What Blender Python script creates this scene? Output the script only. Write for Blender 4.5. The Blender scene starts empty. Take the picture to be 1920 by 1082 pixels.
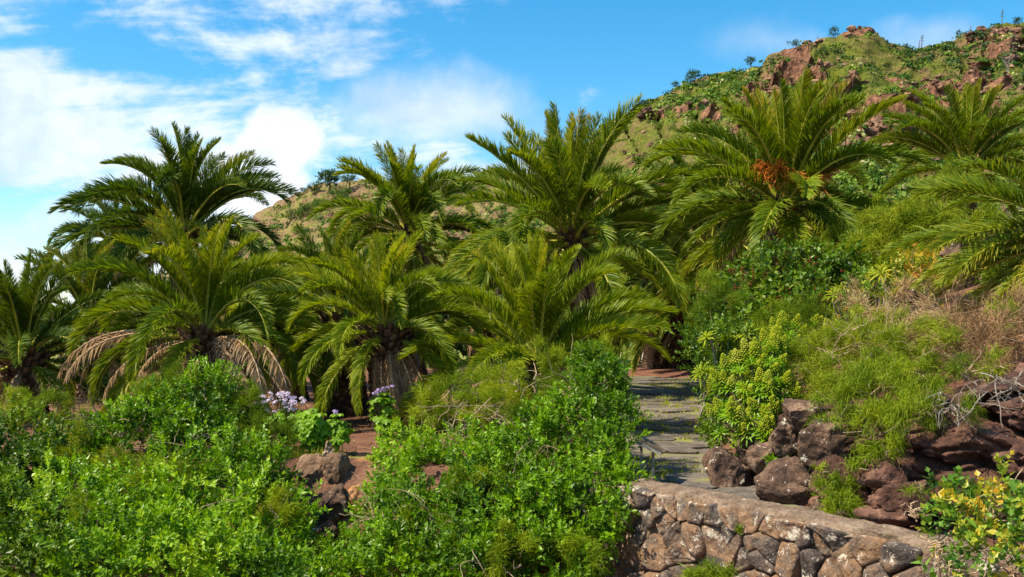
import bpy, math, random
import numpy as np
from mathutils import Vector, Matrix

R = math.radians
rng = np.random.default_rng(11)
random.seed(11)
sc = bpy.context.scene
col = sc.collection

# ---------------------------------------------------------------- camera, sky, sun
CAMZ, F, HOR = 2.2, 1800.0, 600.0
cam_d = bpy.data.cameras.new("camera")
cam = bpy.data.objects.new("camera", cam_d)
col.objects.link(cam)
cam_d.sensor_width = 36.0
cam_d.lens = F / 1920 * 36.0
cam_d.shift_y = (HOR - 541) / 1920
cam_d.clip_end = 3000
cam.location = (0, 0, CAMZ)
cam.rotation_euler = (R(90), 0, 0)
sc.camera = cam

SUN = Vector((-0.66, -0.22, 1.0)).normalized()
sun_d = bpy.data.lights.new("sun", 'SUN')
sun_d.energy = 5.0
sun_d.angle = R(0.6)
sun_d.color = (1.0, 0.87, 0.64)
sun = bpy.data.objects.new("sun", sun_d)
sun.rotation_euler = SUN.to_track_quat('Z', 'Y').to_euler()
sun.location = (-20, -15, 40)
col.objects.link(sun)

sc.view_settings.view_transform = 'Standard'
sc.view_settings.look = 'None'
sc.view_settings.gamma = 1.0
sc.view_settings.use_curve_mapping = False
sc.view_settings.exposure = 0.87


class G:
    """small node-graph helper"""
    def __init__(self, nt):
        self.nt = nt

    def n(self, typ, ins=None, **props):
        nd = self.nt.nodes.new(typ)
        for k, v in props.items():
            setattr(nd, k, v)
        for k, v in (ins or {}).items():
            self.put(nd.inputs[k], v)
        return nd

    def put(self, sock, v):
        if isinstance(v, bpy.types.NodeSocket):
            self.nt.links.new(v, sock)
        else:
            if hasattr(sock.default_value, '__len__') and len(sock.default_value) == 4 and len(v) == 3:
                v = (*v, 1.0)
            sock.default_value = v

    def m(self, op, a, b=0.0, c=0.0):
        nd = self.n('ShaderNodeMath', operation=op)
        self.put(nd.inputs[0], a)
        self.put(nd.inputs[1], b)
        self.put(nd.inputs[2], c)
        return nd.outputs[0]

    def step(self, x, lo, hi, a=0.0, b=1.0):
        nd = self.n('ShaderNodeMapRange', interpolation_type='SMOOTHSTEP')
        for i, v in enumerate((x, lo, hi, a, b)):
            self.put(nd.inputs[i], v)
        return nd.outputs[0]

    def mix(self, f, a, b, bt='MIX'):
        nd = self.n('ShaderNodeMix', data_type='RGBA', blend_type=bt)
        self.put(nd.inputs[0], f)
        self.put(nd.inputs[6], a)
        self.put(nd.inputs[7], b)
        return nd.outputs[2]

    def noise(self, vec, scale, detail=4.0, rough=0.55, dist=0.0):
        nd = self.n('ShaderNodeTexNoise', {'Vector': vec, 'Scale': scale, 'Detail': detail,
                                           'Roughness': rough, 'Distortion': dist})
        return nd.outputs['Fac']

    def ramp(self, fac, stops):
        nd = self.n('ShaderNodeValToRGB', {'Fac': fac})
        el = nd.color_ramp.elements
        while len(el) < len(stops):
            el.new(0.5)
        for e, (p, c) in zip(el, stops):
            e.position = p
            e.color = (*c, 1.0)
        return nd.outputs['Color']

    def vec(self, x, y, z):
        nd = self.n('ShaderNodeCombineXYZ')
        for i, v in enumerate((x, y, z)):
            self.put(nd.inputs[i], v)
        return nd.outputs[0]


world = bpy.data.worlds.new("World")
sc.world = world
world.use_nodes = True
wt = world.node_tree
wt.nodes.clear()
g = G(wt)
sky = g.n('ShaderNodeTexSky', sky_type='NISHITA', sun_disc=False)
sky.sun_elevation = math.asin(SUN.z)
sky.sun_rotation = math.atan2(SUN.x, SUN.y)
sky.air_density = 1.0
sky.dust_density = 0.25
sky.ozone_density = 2.5
hsv = g.n('ShaderNodeHueSaturation', {'Hue': 0.487, 'Saturation': 1.42, 'Value': 1.14, 'Color': sky.outputs[0]})
tc = g.n('ShaderNodeTexCoord')
sep = g.n('ShaderNodeSeparateXYZ', {'Vector': tc.outputs['Generated']})
dx, dy, dz = sep.outputs
# a cloud layer seen in perspective: a plane above, in direction coordinates
zz = g.m('ADD', g.m('MAXIMUM', dz, 0.0), 0.22)
pu = g.m('DIVIDE', dx, zz)
pv = g.m('DIVIDE', dy, zz)
pl = g.vec(pu, pv, 0.0)
big = g.noise(pl, 0.55, 3.0, 0.5, 0.3)
streak = g.noise(g.vec(g.m('ADD', g.m('MULTIPLY', pu, 0.8), g.m('MULTIPLY', pv, 0.5)),
                       g.m('MULTIPLY', pv, 1.5), 3.7), 1.35, 9.0, 0.62, 0.5)
fine = g.noise(g.vec(g.m('MULTIPLY', dx, 1.0), g.m('MULTIPLY', dy, 1.0), g.m('MULTIPLY', dz, 1.7)), 10.0, 10.0, 0.62, 0.25)
# more cloud to the west (left), clearing to the east
west = g.step(dx, 0.20, -0.42, 0.0, 1.0)
cov = g.m('ADD', g.m('MULTIPLY', streak, 0.75), g.m('MULTIPLY', big, 0.35))
cov = g.m('ADD', cov, g.m('MULTIPLY', fine, 0.46))
cov = g.m('ADD', cov, g.m('MULTIPLY', west, 0.185))
low = g.step(dz, 0.30, 0.02, 0.0, 1.0)
cov = g.m('ADD', cov, g.m('MULTIPLY', g.m('MULTIPLY', low, west), 0.07))
c_thin = g.step(cov, 0.87, 1.04, 0.0, 0.86)


def blob(px, py, rx, ry, amp=0.75, lo=-0.15, hi=0.5):
    """one cumulus heap: centre and radii as directions"""
    cxd, czd = (px - 960) / F, (HOR - py) / F
    q = g.m('DIVIDE', dx, g.m('MAXIMUM', dy, 0.05))
    w = g.m('DIVIDE', dz, g.m('MAXIMUM', dy, 0.05))
    a = g.m('DIVIDE', g.m('SUBTRACT', q, cxd), rx / F)
    b = g.m('DIVIDE', g.m('SUBTRACT', w, czd), ry / F)
    d = g.m('SQRT', g.m('ADD', g.m('MULTIPLY', a, a), g.m('MULTIPLY', b, b)))
    nz = g.m('ADD', g.m('MULTIPLY', g.noise(tc.outputs['Generated'], 15.0, 3.0, 0.5, 0.3), 0.65), g.m('MULTIPLY', g.noise(tc.outputs['Generated'], 38.0, 9.0, 0.6, 0.3), 0.35))
    s = g.m('ADD', g.m('SUBTRACT', 1.0, d), g.m('MULTIPLY', g.m('SUBTRACT', nz, 0.5), amp * 2))
    return g.m('MULTIPLY', g.step(s, lo, hi), g.step(dy, 0.1, 0.3))


heap = g.m('MAXIMUM', blob(522, 272, 100, 100, 0.85, -0.05, 0.36), blob(480, 350, 140, 105, 0.85, -0.05, 0.4))
veil = g.m('MULTIPLY', blob(800, 205, 230, 85, 0.85, -0.2, 1.0), 0.8)
wisp = g.m('MAXIMUM', g.m('MULTIPLY', blob(1430, 75, 130, 55, 0.95, -0.1, 1.3), 0.45), g.m('MULTIPLY', blob(1740, 75, 150, 60, 0.95, -0.1, 1.3), 0.5))
mask = g.m('MAXIMUM', g.m('MAXIMUM', g.m('MAXIMUM', c_thin, wisp), g.m('MULTIPLY', heap, 0.95)), veil)
shade = g.noise(tc.outputs['Generated'], 6.0, 5.0, 0.55, 0.4)
shade = g.m('ADD', g.m('MULTIPLY', shade, 0.7), g.m('MULTIPLY', fine, 0.3))
ccol = g.mix(g.step(shade, 0.40, 0.58), (4.0, 4.8, 5.9), (6.1, 6.4, 6.8))
out = g.mix(mask, hsv.outputs[0], ccol)
bg = g.n('ShaderNodeBackground', {'Color': out, 'Strength': 0.098})
wo = g.n('ShaderNodeOutputWorld', {'Surface': bg.outputs[0]})


# ---------------------------------------------------------------- helpers
def at(px, py, Y):
    return np.array([(px - 960) / F * Y, Y, CAMZ + (HOR - py) / F * Y])


def sm(x, a=0.0, b=1.0):
    t = np.clip((np.asarray(x, float) - a) / (b - a), 0, 1)
    return t * t * (3 - 2 * t)


def _h(ix, iy, iz, seed):
    h = (ix.astype(np.int64) * 374761393 + iy.astype(np.int64) * 668265263 + iz.astype(np.int64) * 2147483647
         + seed * 974711) & 0xFFFFFFFF
    h = ((h ^ (h >> 13)) * 1274126177) & 0xFFFFFFFF
    h = ((h ^ (h >> 16)) * 2246822519) & 0xFFFFFFFF
    return ((h ^ (h >> 15)) & 0xFFFFFF) / float(0xFFFFFF)


def vnoise(P, seed=0):
    P = np.asarray(P, float)
    i = np.floor(P)
    f = P - i
    u = f * f * f * (f * (f * 6 - 15) + 10)
    i = i.astype(np.int64)
    r = 0
    for a in (0, 1):
        wx = u[:, 0] if a else 1 - u[:, 0]
        for b in (0, 1):
            wy = u[:, 1] if b else 1 - u[:, 1]
            for c in (0, 1):
                wz = u[:, 2] if c else 1 - u[:, 2]
                r = r + wx * wy * wz * _h(i[:, 0] + a, i[:, 1] + b, i[:, 2] + c, seed)
    return r * 2 - 1


def fbm(P, octs=4, seed=0, gain=0.5):
    P = np.asarray(P, float)
    s, a = 0, 1.0
    for k in range(octs):
        s = s + a * vnoise(P * 2.03 ** k + k * 13.7, seed + k)
        a *= gain
    return s


def ridged(P, octs=4, seed=0):
    s, a = 0, 1.0
    for k in range(octs):
        s = s + a * (1 - 2 * np.abs(vnoise(P * 2.1 ** k + k * 7.1, seed + k)))
        a *= 0.5
    return s


class MB:
    def __init__(self):
        self.V, self.F, self.M, self.T, self.n = [], [], [], [], 0

    def add(self, V, Fs, tone=0.5, mi=0):
        V = np.asarray(V, float)
        self.V.append(V)
        t = np.broadcast_to(np.asarray(tone, float), (len(V),))
        self.T.append(t)
        for Fa in (Fs if isinstance(Fs, (list, tuple)) and len(Fs) and not np.isscalar(Fs[0]) and
                   isinstance(Fs[0], np.ndarray) and Fs[0].ndim == 2 else [np.asarray(Fs)]):
            if len(Fa):
                self.F.append(Fa + self.n)
                self.M.append(np.full(len(Fa), mi))
        self.n += len(V)

    def mesh(self, name, mats, smooth=False):
        V = np.concatenate(self.V)
        me = bpy.data.meshes.new(name)
        me.vertices.add(len(V))
        me.vertices.foreach_set('co', V.astype(np.float32).ravel())
        lt = np.concatenate([np.full(len(f), f.shape[1]) for f in self.F])
        lv = np.concatenate([f.ravel() for f in self.F])
        me.loops.add(len(lv))
        me.loops.foreach_set('vertex_index', lv.astype(np.int32))
        me.polygons.add(len(lt))
        ls = np.concatenate([[0], np.cumsum(lt)[:-1]])
        me.polygons.foreach_set('loop_start', ls.astype(np.int32))
        me.polygons.foreach_set('loop_total', lt.astype(np.int32))
        me.polygons.foreach_set('material_index', np.concatenate(self.M).astype(np.int32))
        me.polygons.foreach_set('use_smooth', np.full(len(lt), bool(smooth)))
        at_ = me.attributes.new('tone', 'FLOAT', 'POINT')
        at_.data.foreach_set('value', np.concatenate(self.T).astype(np.float32))
        for m in (mats if isinstance(mats, (list, tuple)) else [mats]):
            me.materials.append(m)
        me.update(calc_edges=True)
        return me

    def build(self, name, mats, parent=None, smooth=False, origin=None):
        if origin is not None:
            o0 = np.asarray(origin, float)
            self.V = [v - o0 for v in self.V]
        o = link(name, self.mesh(name, mats, smooth), parent)
        if origin is not None:
            o.location = tuple(o0)
        return o


def link(name, data, parent=None, loc=None, rot=None, scale=None):
    o = bpy.data.objects.new(name, data)
    col.objects.link(o)
    if parent is not None:
        o.parent = parent
    if loc is not None:
        o.location = tuple(loc)
    if rot is not None:
        o.rotation_euler = rot
    if scale is not None:
        o.scale = (scale,) * 3 if np.isscalar(scale) else scale
    return o


def tag(o, label=None, cat=None, group=None, kind=None):
    for k, v in (('label', label), ('category', cat), ('group', group), ('kind', kind)):
        if v:
            o[k] = v
    return o


def thing(name, label, cat, loc=(0, 0, 0), group=None):
    return tag(link(name, None, None, loc), label, cat, group)


def tube(P, r, sides=6, cap=True):
    P = np.asarray(P, float)
    n = len(P)
    r = np.broadcast_to(np.asarray(r, float), (n,))
    T = np.gradient(P, axis=0)
    T /= np.linalg.norm(T, axis=1)[:, None] + 1e-9
    up = np.array([0.31, 0.17, 0.93])
    A = np.cross(T, up)
    A /= np.linalg.norm(A, axis=1)[:, None] + 1e-9
    B = np.cross(T, A)
    th = np.arange(sides) / sides * 2 * np.pi
    V = (P[:, None] + r[:, None, None] * (np.cos(th)[None, :, None] * A[:, None] + np.sin(th)[None, :, None] * B[:, None]))
    idx = np.arange(n * sides).reshape(n, sides)
    a, b = idx[:-1], idx[1:]
    Q = np.stack([a, np.roll(a, -1, 1), np.roll(b, -1, 1), b], -1).reshape(-1, 4)
    return V.reshape(-1, 3), Q


def gridfaces(nr, nc):
    i = np.arange(nr * nc).reshape(nr, nc)
    return np.stack([i[:-1, :-1], i[:-1, 1:], i[1:, 1:], i[1:, :-1]], -1).reshape(-1, 4)


def ico(sub):
    t = (1 + 5 ** 0.5) / 2
    V = [(-1, t, 0), (1, t, 0), (-1, -t, 0), (1, -t, 0), (0, -1, t), (0, 1, t), (0, -1, -t), (0, 1, -t), (t, 0, -1),
         (t, 0, 1), (-t, 0, -1), (-t, 0, 1)]
    Fc = [(0, 11, 5), (0, 5, 1), (0, 1, 7), (0, 7, 10), (0, 10, 11), (1, 5, 9), (5, 11, 4), (11, 10, 2), (10, 7, 6),
          (7, 1, 8), (3, 9, 4), (3, 4, 2), (3, 2, 6), (3, 6, 8), (3, 8, 9), (4, 9, 5), (2, 4, 11), (6, 2, 10), (8, 6, 7),
          (9, 8, 1)]
    V = [np.array(v, float) / np.linalg.norm(v) for v in V]
    for _ in range(sub):
        cache, nf = {}, []

        def mid(a, b):
            k = (min(a, b), max(a, b))
            if k not in cache:
                m = V[a] + V[b]
                V.append(m / np.linalg.norm(m))
                cache[k] = len(V) - 1
            return cache[k]
        for a, b, c in Fc:
            x, y, z = mid(a, b), mid(b, c), mid(c, a)
            nf += [(a, x, z), (b, y, x), (c, z, y), (x, y, z)]
        Fc = nf
    return np.array(V), np.array(Fc)


ICO = {k: ico(k) for k in (1, 2, 3, 4)}


def unit(v):
    return v / (np.linalg.norm(v, axis=-1, keepdims=True) + 1e-9)


def rdir(n):
    return unit(rng.normal(size=(n, 3)))


def frames(d, spin=None):
    """rotation matrices whose z column is d, spun at random"""
    n = len(d)
    a = np.where(np.abs(d[:, 2:3]) < 0.95, np.array([[0, 0, 1.0]]), np.array([[1.0, 0, 0]]))
    x = unit(np.cross(a, d))
    y = np.cross(d, x)
    s = rng.uniform(0, 2 * np.pi, n) if spin is None else spin
    c, s = np.cos(s)[:, None], np.sin(s)[:, None]
    return np.stack([x * c + y * s, y * c - x * s, d], -1)


def stamp(mb, T, pos, M, scale, tone_shift, mi=0):
    """copies of leaf template T=(V,F,tone) into mb"""
    V, Fa, tn = T
    n, m = len(pos), len(V)
    if n == 0:
        return
    W = np.einsum('nij,mj->nmi', M, V) * np.asarray(scale).reshape(-1, 1, 1) + pos[:, None]
    Fs = (Fa[None] + (np.arange(n) * m)[:, None, None]).reshape(-1, Fa.shape[1])
    t = np.clip(tn[None] + np.asarray(tone_shift).reshape(-1, 1), 0, 1)
    mb.add(W.reshape(-1, 3), Fs, t.ravel(), mi)


# ---------------------------------------------------------------- materials
def new_mat(name):
    m = bpy.data.materials.new(name)
    m.use_nodes = True
    m.node_tree.nodes.clear()
    return m, G(m.node_tree)


def leaf_mat(name, stops, trans=0.35, rough=0.45, spec=0.35, objvar=0.25, tcol=(1.25, 1.2, 0.55)):
    m, g = new_mat(name)
    a = g.n('ShaderNodeAttribute', attribute_name='tone')
    oi = g.n('ShaderNodeObjectInfo')
    geo = g.n('ShaderNodeNewGeometry')
    nz = g.noise(geo.outputs['Position'], 0.9, 3.0)
    f = g.m('ADD', a.outputs['Fac'], g.m('MULTIPLY', g.m('SUBTRACT', oi.outputs['Random'], 0.5), objvar))
    f = g.m('ADD', f, g.m('MULTIPLY', g.m('SUBTRACT', nz, 0.5), 0.5))
    c = g.ramp(f, stops)
    p = g.n('ShaderNodeBsdfPrincipled', {'Base Color': c, 'Roughness': rough, 'Specular IOR Level': spec})
    t = g.n('ShaderNodeBsdfTranslucent', {'Color': g.mix(1.0, c, tcol, 'MULTIPLY')})
    mx = g.n('ShaderNodeMixShader', {0: trans, 1: p.outputs[0], 2: t.outputs[0]})
    g.n('ShaderNodeOutputMaterial', {'Surface': mx.outputs[0]})
    return m


def solid_mat(name, stops, scale=3.0, rough=0.85, bump=0.4, bscale=18.0, detail=6.0, objvar=0.25, lichen=0.0,
              spec=0.25, attr=False, lcol=(0.62, 0.58, 0.5), stretch=(1, 1, 1), bdist=0.03):
    m, g = new_mat(name)
    tcn = g.n('ShaderNodeTexCoord')
    oi = g.n('ShaderNodeObjectInfo')
    vec = g.n('ShaderNodeMapping', {'Vector': tcn.outputs['Object'], 'Scale': stretch}).outputs[0]
    off = g.n('ShaderNodeVectorMath', {0: vec, 1: g.vec(g.m('MULTIPLY', oi.outputs['Random'], 37.0), 0.0, 0.0)},
              operation='ADD').outputs[0]
    f = g.noise(off, scale, detail, 0.6, 0.4)
    f = g.step(f, 0.25, 0.75)
    f = g.m('ADD', f, g.m('MULTIPLY', g.m('SUBTRACT', oi.outputs['Random'], 0.5), objvar))
    if attr:
        a = g.n('ShaderNodeAttribute', attribute_name='tone')
        f = g.m('ADD', f, g.m('MULTIPLY', g.m('SUBTRACT', a.outputs['Fac'], 0.5), 0.8))
    c = g.ramp(f, stops)
    fine_ = g.noise(off, bscale, 8.0, 0.65)
    c = g.mix(0.55, c, g.mix(g.step(fine_, 0.3, 0.7), (0.45, 0.45, 0.45), (1.35, 1.35, 1.35)), 'MULTIPLY')
    if lichen > 0:
        l1 = g.noise(off, scale * 1.6, 7.0, 0.7, 0.3)
        l2 = g.noise(off, bscale * 1.1, 4.0, 0.7)
        lm = g.step(g.m('ADD', l1, g.m('MULTIPLY', l2, 0.5)), 0.98 - lichen, 1.03 - lichen)
        c = g.mix(lm, c, lcol)
    b = g.n('ShaderNodeBump', {'Strength': bump, 'Distance': bdist, 'Height': fine_})
    b2 = g.n('ShaderNodeBump', {'Strength': bump, 'Distance': bdist * 2.5, 'Height': g.noise(off, bscale * 0.3, 6.0, 0.6),
                                'Normal': b.outputs[0]})
    p = g.n('ShaderNodeBsdfPrincipled', {'Base Color': c, 'Roughness': rough, 'Specular IOR Level': spec,
                                         'Normal': b2.outputs[0]})
    g.n('ShaderNodeOutputMaterial', {'Surface': p.outputs[0]})
    return m


M = {}
M['frond'] = leaf_mat('palm_leaflet_green', [(0.0, (0.038, 0.074, 0.003)), (0.4, (0.096, 0.162, 0.004)),
                                             (0.75, (0.225, 0.285, 0.006)), (1.0, (0.42, 0.31, 0.03))], 0.36, 0.5, 0.25)
M['frond_lime'] = leaf_mat('palm_leaflet_lime', [(0.0, (0.058, 0.098, 0.003)), (0.4, (0.150, 0.220, 0.004)), (0.75, (0.30, 0.35, 0.008)),
                                                  (1.0, (0.48, 0.40, 0.04))], 0.4, 0.5, 0.25)
M['frond_dark'] = leaf_mat('palm_leaflet_deep_green', [(0.0, (0.022, 0.046, 0.003)), (0.45, (0.060, 0.110, 0.005)),
                                                       (0.8, (0.130, 0.195, 0.008)), (1.0, (0.34, 0.27, 0.03))], 0.32, 0.48, 0.28)
M['frond_gold'] = leaf_mat('palm_leaflet_golden_green', [(0.0, (0.045, 0.10, 0.006)), (0.4, (0.12, 0.19, 0.010)),
                                                         (0.75, (0.25, 0.27, 0.018)), (1.0, (0.42, 0.30, 0.03))], 0.32, 0.55, 0.2)
M['frond_dead'] = leaf_mat('dry_palm_leaflet', [(0.0, (0.16, 0.085, 0.04)), (0.45, (0.30, 0.185, 0.095)),
                                                (0.8, (0.45, 0.325, 0.19)), (1.0, (0.58, 0.46, 0.31))], 0.2, 0.7, 0.15, tcol=(1, .9, .7))
M['rachis'] = solid_mat('palm_midrib', [(0.0, (0.20, 0.24, 0.02)), (1.0, (0.42, 0.38, 0.05))], 2.0, 0.5, 0.1, objvar=0.4)
M['rachis_dead'] = solid_mat('dry_midrib', [(0.0, (0.25, 0.15, 0.08)), (1.0, (0.48, 0.35, 0.22))], 2.0, 0.8, 0.2)
M['trunk'] = solid_mat('palm_trunk_bark', [(0.0, (0.030, 0.018, 0.011)), (0.5, (0.085, 0.052, 0.032)), (1.0, (0.20, 0.125, 0.075))],
                       5.0, 0.9, 0.6, 30.0, attr=True)
M['fruit'] = solid_mat('orange_fruit_stalk', [(0.0, (0.30, 0.075, 0.008)), (1.0, (0.56, 0.18, 0.015))], 4.0, 0.6, 0.2, attr=True)
M['shrub'] = leaf_mat('shrub_leaf_bright', [(0.0, (0.035, 0.095, 0.002)), (0.4, (0.105, 0.225, 0.003)), (0.75, (0.20, 0.375, 0.004)),
                                            (1.0, (0.32, 0.46, 0.02))], 0.38, 0.42, 0.35)
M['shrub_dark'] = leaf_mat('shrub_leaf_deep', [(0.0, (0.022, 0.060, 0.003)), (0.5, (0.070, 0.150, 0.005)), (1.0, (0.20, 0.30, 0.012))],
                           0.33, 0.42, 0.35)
M['shrub_yel'] = leaf_mat('shrub_leaf_yellowing', [(0.0, (0.03, 0.11, 0.01)), (0.4, (0.13, 0.27, 0.02)), (0.58, (0.32, 0.36, 0.03)),
                                                   (0.75, (0.54, 0.36, 0.02)), (0.95, (0.55, 0.20, 0.03))], 0.35, 0.4, 0.4)
M['feather'] = leaf_mat('feathery_green', [(0.0, (0.060, 0.115, 0.002)), (0.5, (0.160, 0.240, 0.004)), (1.0, (0.33, 0.37, 0.010))],
                        0.3, 0.6, 0.2)
M['feather_yel'] = leaf_mat('feathery_yellow_green', [(0.0, (0.085, 0.15, 0.005)), (0.5, (0.22, 0.29, 0.009)),
                                                      (1.0, (0.42, 0.40, 0.03))], 0.3, 0.6, 0.2)
M['dry'] = leaf_mat('dry_twig_straw', [(0.0, (0.16, 0.09, 0.05)), (0.5, (0.33, 0.21, 0.11)), (1.0, (0.52, 0.40, 0.24))], 0.1, 0.8, 0.1)
M['scrub'] = leaf_mat('hill_scrub_leaf', [(0.0, (0.014, 0.042, 0.012)), (0.3, (0.042, 0.105, 0.012)), (0.6, (0.115, 0.205, 0.014)),
                                          (0.85, (0.23, 0.31, 0.04)), (1.0, (0.40, 0.38, 0.19))], 0.2, 0.6, 0.2, objvar=0.0)
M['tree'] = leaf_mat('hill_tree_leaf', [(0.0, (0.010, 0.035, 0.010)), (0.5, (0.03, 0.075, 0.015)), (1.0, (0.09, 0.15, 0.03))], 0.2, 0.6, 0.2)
M['twig'] = solid_mat('twig_bark', [(0.0, (0.20, 0.13, 0.08)), (1.0, (0.50, 0.38, 0.26))], 6.0, 0.85, 0.2)
M['twig_grey'] = solid_mat('bleached_twig', [(0.0, (0.13, 0.105, 0.085)), (1.0, (0.32, 0.28, 0.235))], 6.0, 0.85, 0.2)
M['bark'] = solid_mat('brown_bark', [(0.0, (0.08, 0.05, 0.035)), (1.0, (0.22, 0.15, 0.10))], 6.0, 0.9, 0.3)
M['rock_red'] = solid_mat('red_lava_rock', [(0.0, (0.040, 0.020, 0.015)), (0.45, (0.105, 0.050, 0.036)), (0.8, (0.20, 0.105, 0.075)),
                                            (1.0, (0.30, 0.18, 0.13))], 3.0, 0.92, 1.0, 26.0, lichen=0.04)
M['rock_brown_lit'] = solid_mat('sunlit_brown_rock', [(0.0, (0.10, 0.06, 0.04)), (0.5, (0.21, 0.13, 0.085)), (1.0, (0.34, 0.22, 0.15))], 3.5, 0.92, 1.0, 26.0, lichen=0.03, objvar=0.4)  # lighter copy of the boulder rock, sunlight on it put into the colour
M['rock'] = solid_mat('brown_boulder', [(0.0, (0.038, 0.024, 0.019)), (0.4, (0.095, 0.058, 0.043)), (0.75, (0.175, 0.108, 0.075)),
                                        (1.0, (0.27, 0.18, 0.13))], 3.6, 0.92, 1.0, 28.0, lichen=0.11, objvar=0.35)
M['stone'] = solid_mat('wall_stone', [(0.0, (0.075, 0.062, 0.058)), (0.3, (0.145, 0.115, 0.10)), (0.55, (0.185, 0.125, 0.09)),
                                      (0.8, (0.26, 0.15, 0.085)), (1.0, (0.30, 0.22, 0.165))], 3.8, 0.92, 1.0, 28.0, lichen=0.155, objvar=0.9, lcol=(0.55, 0.50, 0.42))
M['mortar'] = solid_mat('dark_mortar', [(0.0, (0.13, 0.085, 0.055)), (1.0, (0.30, 0.20, 0.13))], 4.0, 0.95, 0.9, 25.0)
M['cap'] = solid_mat('cement_cap', [(0.0, (0.14, 0.095, 0.067)), (0.5, (0.22, 0.155, 0.11)), (1.0, (0.31, 0.235, 0.175))], 4.0, 0.94, 1.0, 30.0,
                     lichen=0.07)
M['slab'] = solid_mat('path_slab', [(0.0, (0.075, 0.064, 0.057)), (0.5, (0.125, 0.108, 0.095)), (1.0, (0.19, 0.162, 0.14))], 2.2, 0.85, 0.8, 20.0,
                      objvar=0.5)
M['orange_earth'] = solid_mat('orange_earth', [(0.0, (0.19, 0.085, 0.035)), (1.0, (0.40, 0.21, 0.10))], 3.0, 0.95, 0.6, 20.0)
M['white_petal'] = leaf_mat('pale_lilac_petal', [(0.0, (0.50, 0.36, 0.62)), (0.5, (0.76, 0.66, 0.82)), (1.0, (0.88, 0.84, 0.90))], 0.3, 0.6, 0.2, tcol=(1, 1, 1))
M['purple_petal'] = leaf_mat('purple_petal', [(0.0, (0.34, 0.20, 0.50)), (1.0, (0.60, 0.46, 0.72))], 0.3, 0.6, 0.2, tcol=(1, 1, 1))
M['bract'] = leaf_mat('yellow_green_bract', [(0.0, (0.12, 0.20, 0.006)), (0.5, (0.27, 0.35, 0.010)), (1.0, (0.46, 0.46, 0.025))], 0.3, 0.5, 0.2)
M['berry'] = solid_mat('red_berry', [(0.0, (0.10, 0.010, 0.008)), (1.0, (0.24, 0.025, 0.018))], 4.0, 0.4, 0.1)
M['metal'] = solid_mat('grey_metal', [(0.0, (0.16, 0.15, 0.14)), (1.0, (0.30, 0.28, 0.26))], 4.0, 0.45, 0.1, spec=0.5)
M['panel_back'] = solid_mat('panel_back', [(0.0, (0.10, 0.075, 0.045)), (1.0, (0.18, 0.13, 0.08))], 4.0, 0.6, 0.1)
M['green_paint'] = solid_mat('green_paint', [(0.0, (0.01, 0.09, 0.06)), (1.0, (0.02, 0.14, 0.09))], 4.0, 0.5, 0.1)
M['blue_paint'] = solid_mat('blue_paint', [(0.0, (0.02, 0.22, 0.42)), (1.0, (0.05, 0.34, 0.55))], 4.0, 0.5, 0.1)
M['white_cloth'] = solid_mat('white_cloth', [(0.0, (0.66, 0.66, 0.68)), (1.0, (0.80, 0.80, 0.80))], 4.0, 0.9, 0.2)
M['tan_cloth'] = solid_mat('orange_tan_cloth', [(0.0, (0.45, 0.22, 0.09)), (1.0, (0.58, 0.32, 0.14))], 4.0, 0.9, 0.2)
M['skin'] = solid_mat('skin', [(0.0, (0.42, 0.24, 0.16)), (1.0, (0.50, 0.30, 0.21))], 4.0, 0.6, 0.05)
M['hair'] = solid_mat('dark_hair', [(0.0, (0.03, 0.018, 0.012)), (1.0, (0.06, 0.035, 0.022))], 8.0, 0.6, 0.2)


def ground_mat():
    m, g = new_mat('terrace_earth')
    geo = g.n('ShaderNodeNewGeometry')
    pos = geo.outputs['Position']
    a = g.n('ShaderNodeAttribute', attribute_name='tone')
    f1 = g.step(g.noise(pos, 0.7, 6.0, 0.6), 0.3, 0.7)
    f2 = g.noise(pos, 22.0, 8.0, 0.7)
    c = g.ramp(f1, [(0.0, (0.095, 0.046, 0.034)), (0.5, (0.165, 0.085, 0.060)), (1.0, (0.25, 0.14, 0.09))])
    c = g.mix(0.7, c, g.mix(g.step(f2, 0.3, 0.7), (0.4, 0.4, 0.4), (1.5, 1.45, 1.4)), 'MULTIPLY')
    gr = g.ramp(g.noise(pos, 3.0, 6.0, 0.6), [(0.3, (0.10, 0.15, 0.02)), (0.7, (0.24, 0.24, 0.07))])
    c = g.mix(g.step(g.m('ADD', a.outputs['Fac'], g.m('MULTIPLY', g.m('SUBTRACT', f1, 0.5), 0.5)), 0.45, 0.62), c, gr)
    b = g.n('ShaderNodeBump', {'Strength': 0.8, 'Distance': 0.05, 'Height': f2})
    p = g.n('ShaderNodeBsdfPrincipled', {'Base Color': c, 'Roughness': 0.95, 'Specular IOR Level': 0.1, 'Normal': b.outputs[0]})
    g.n('ShaderNodeOutputMaterial', {'Surface': p.outputs[0]})
    return m


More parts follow.
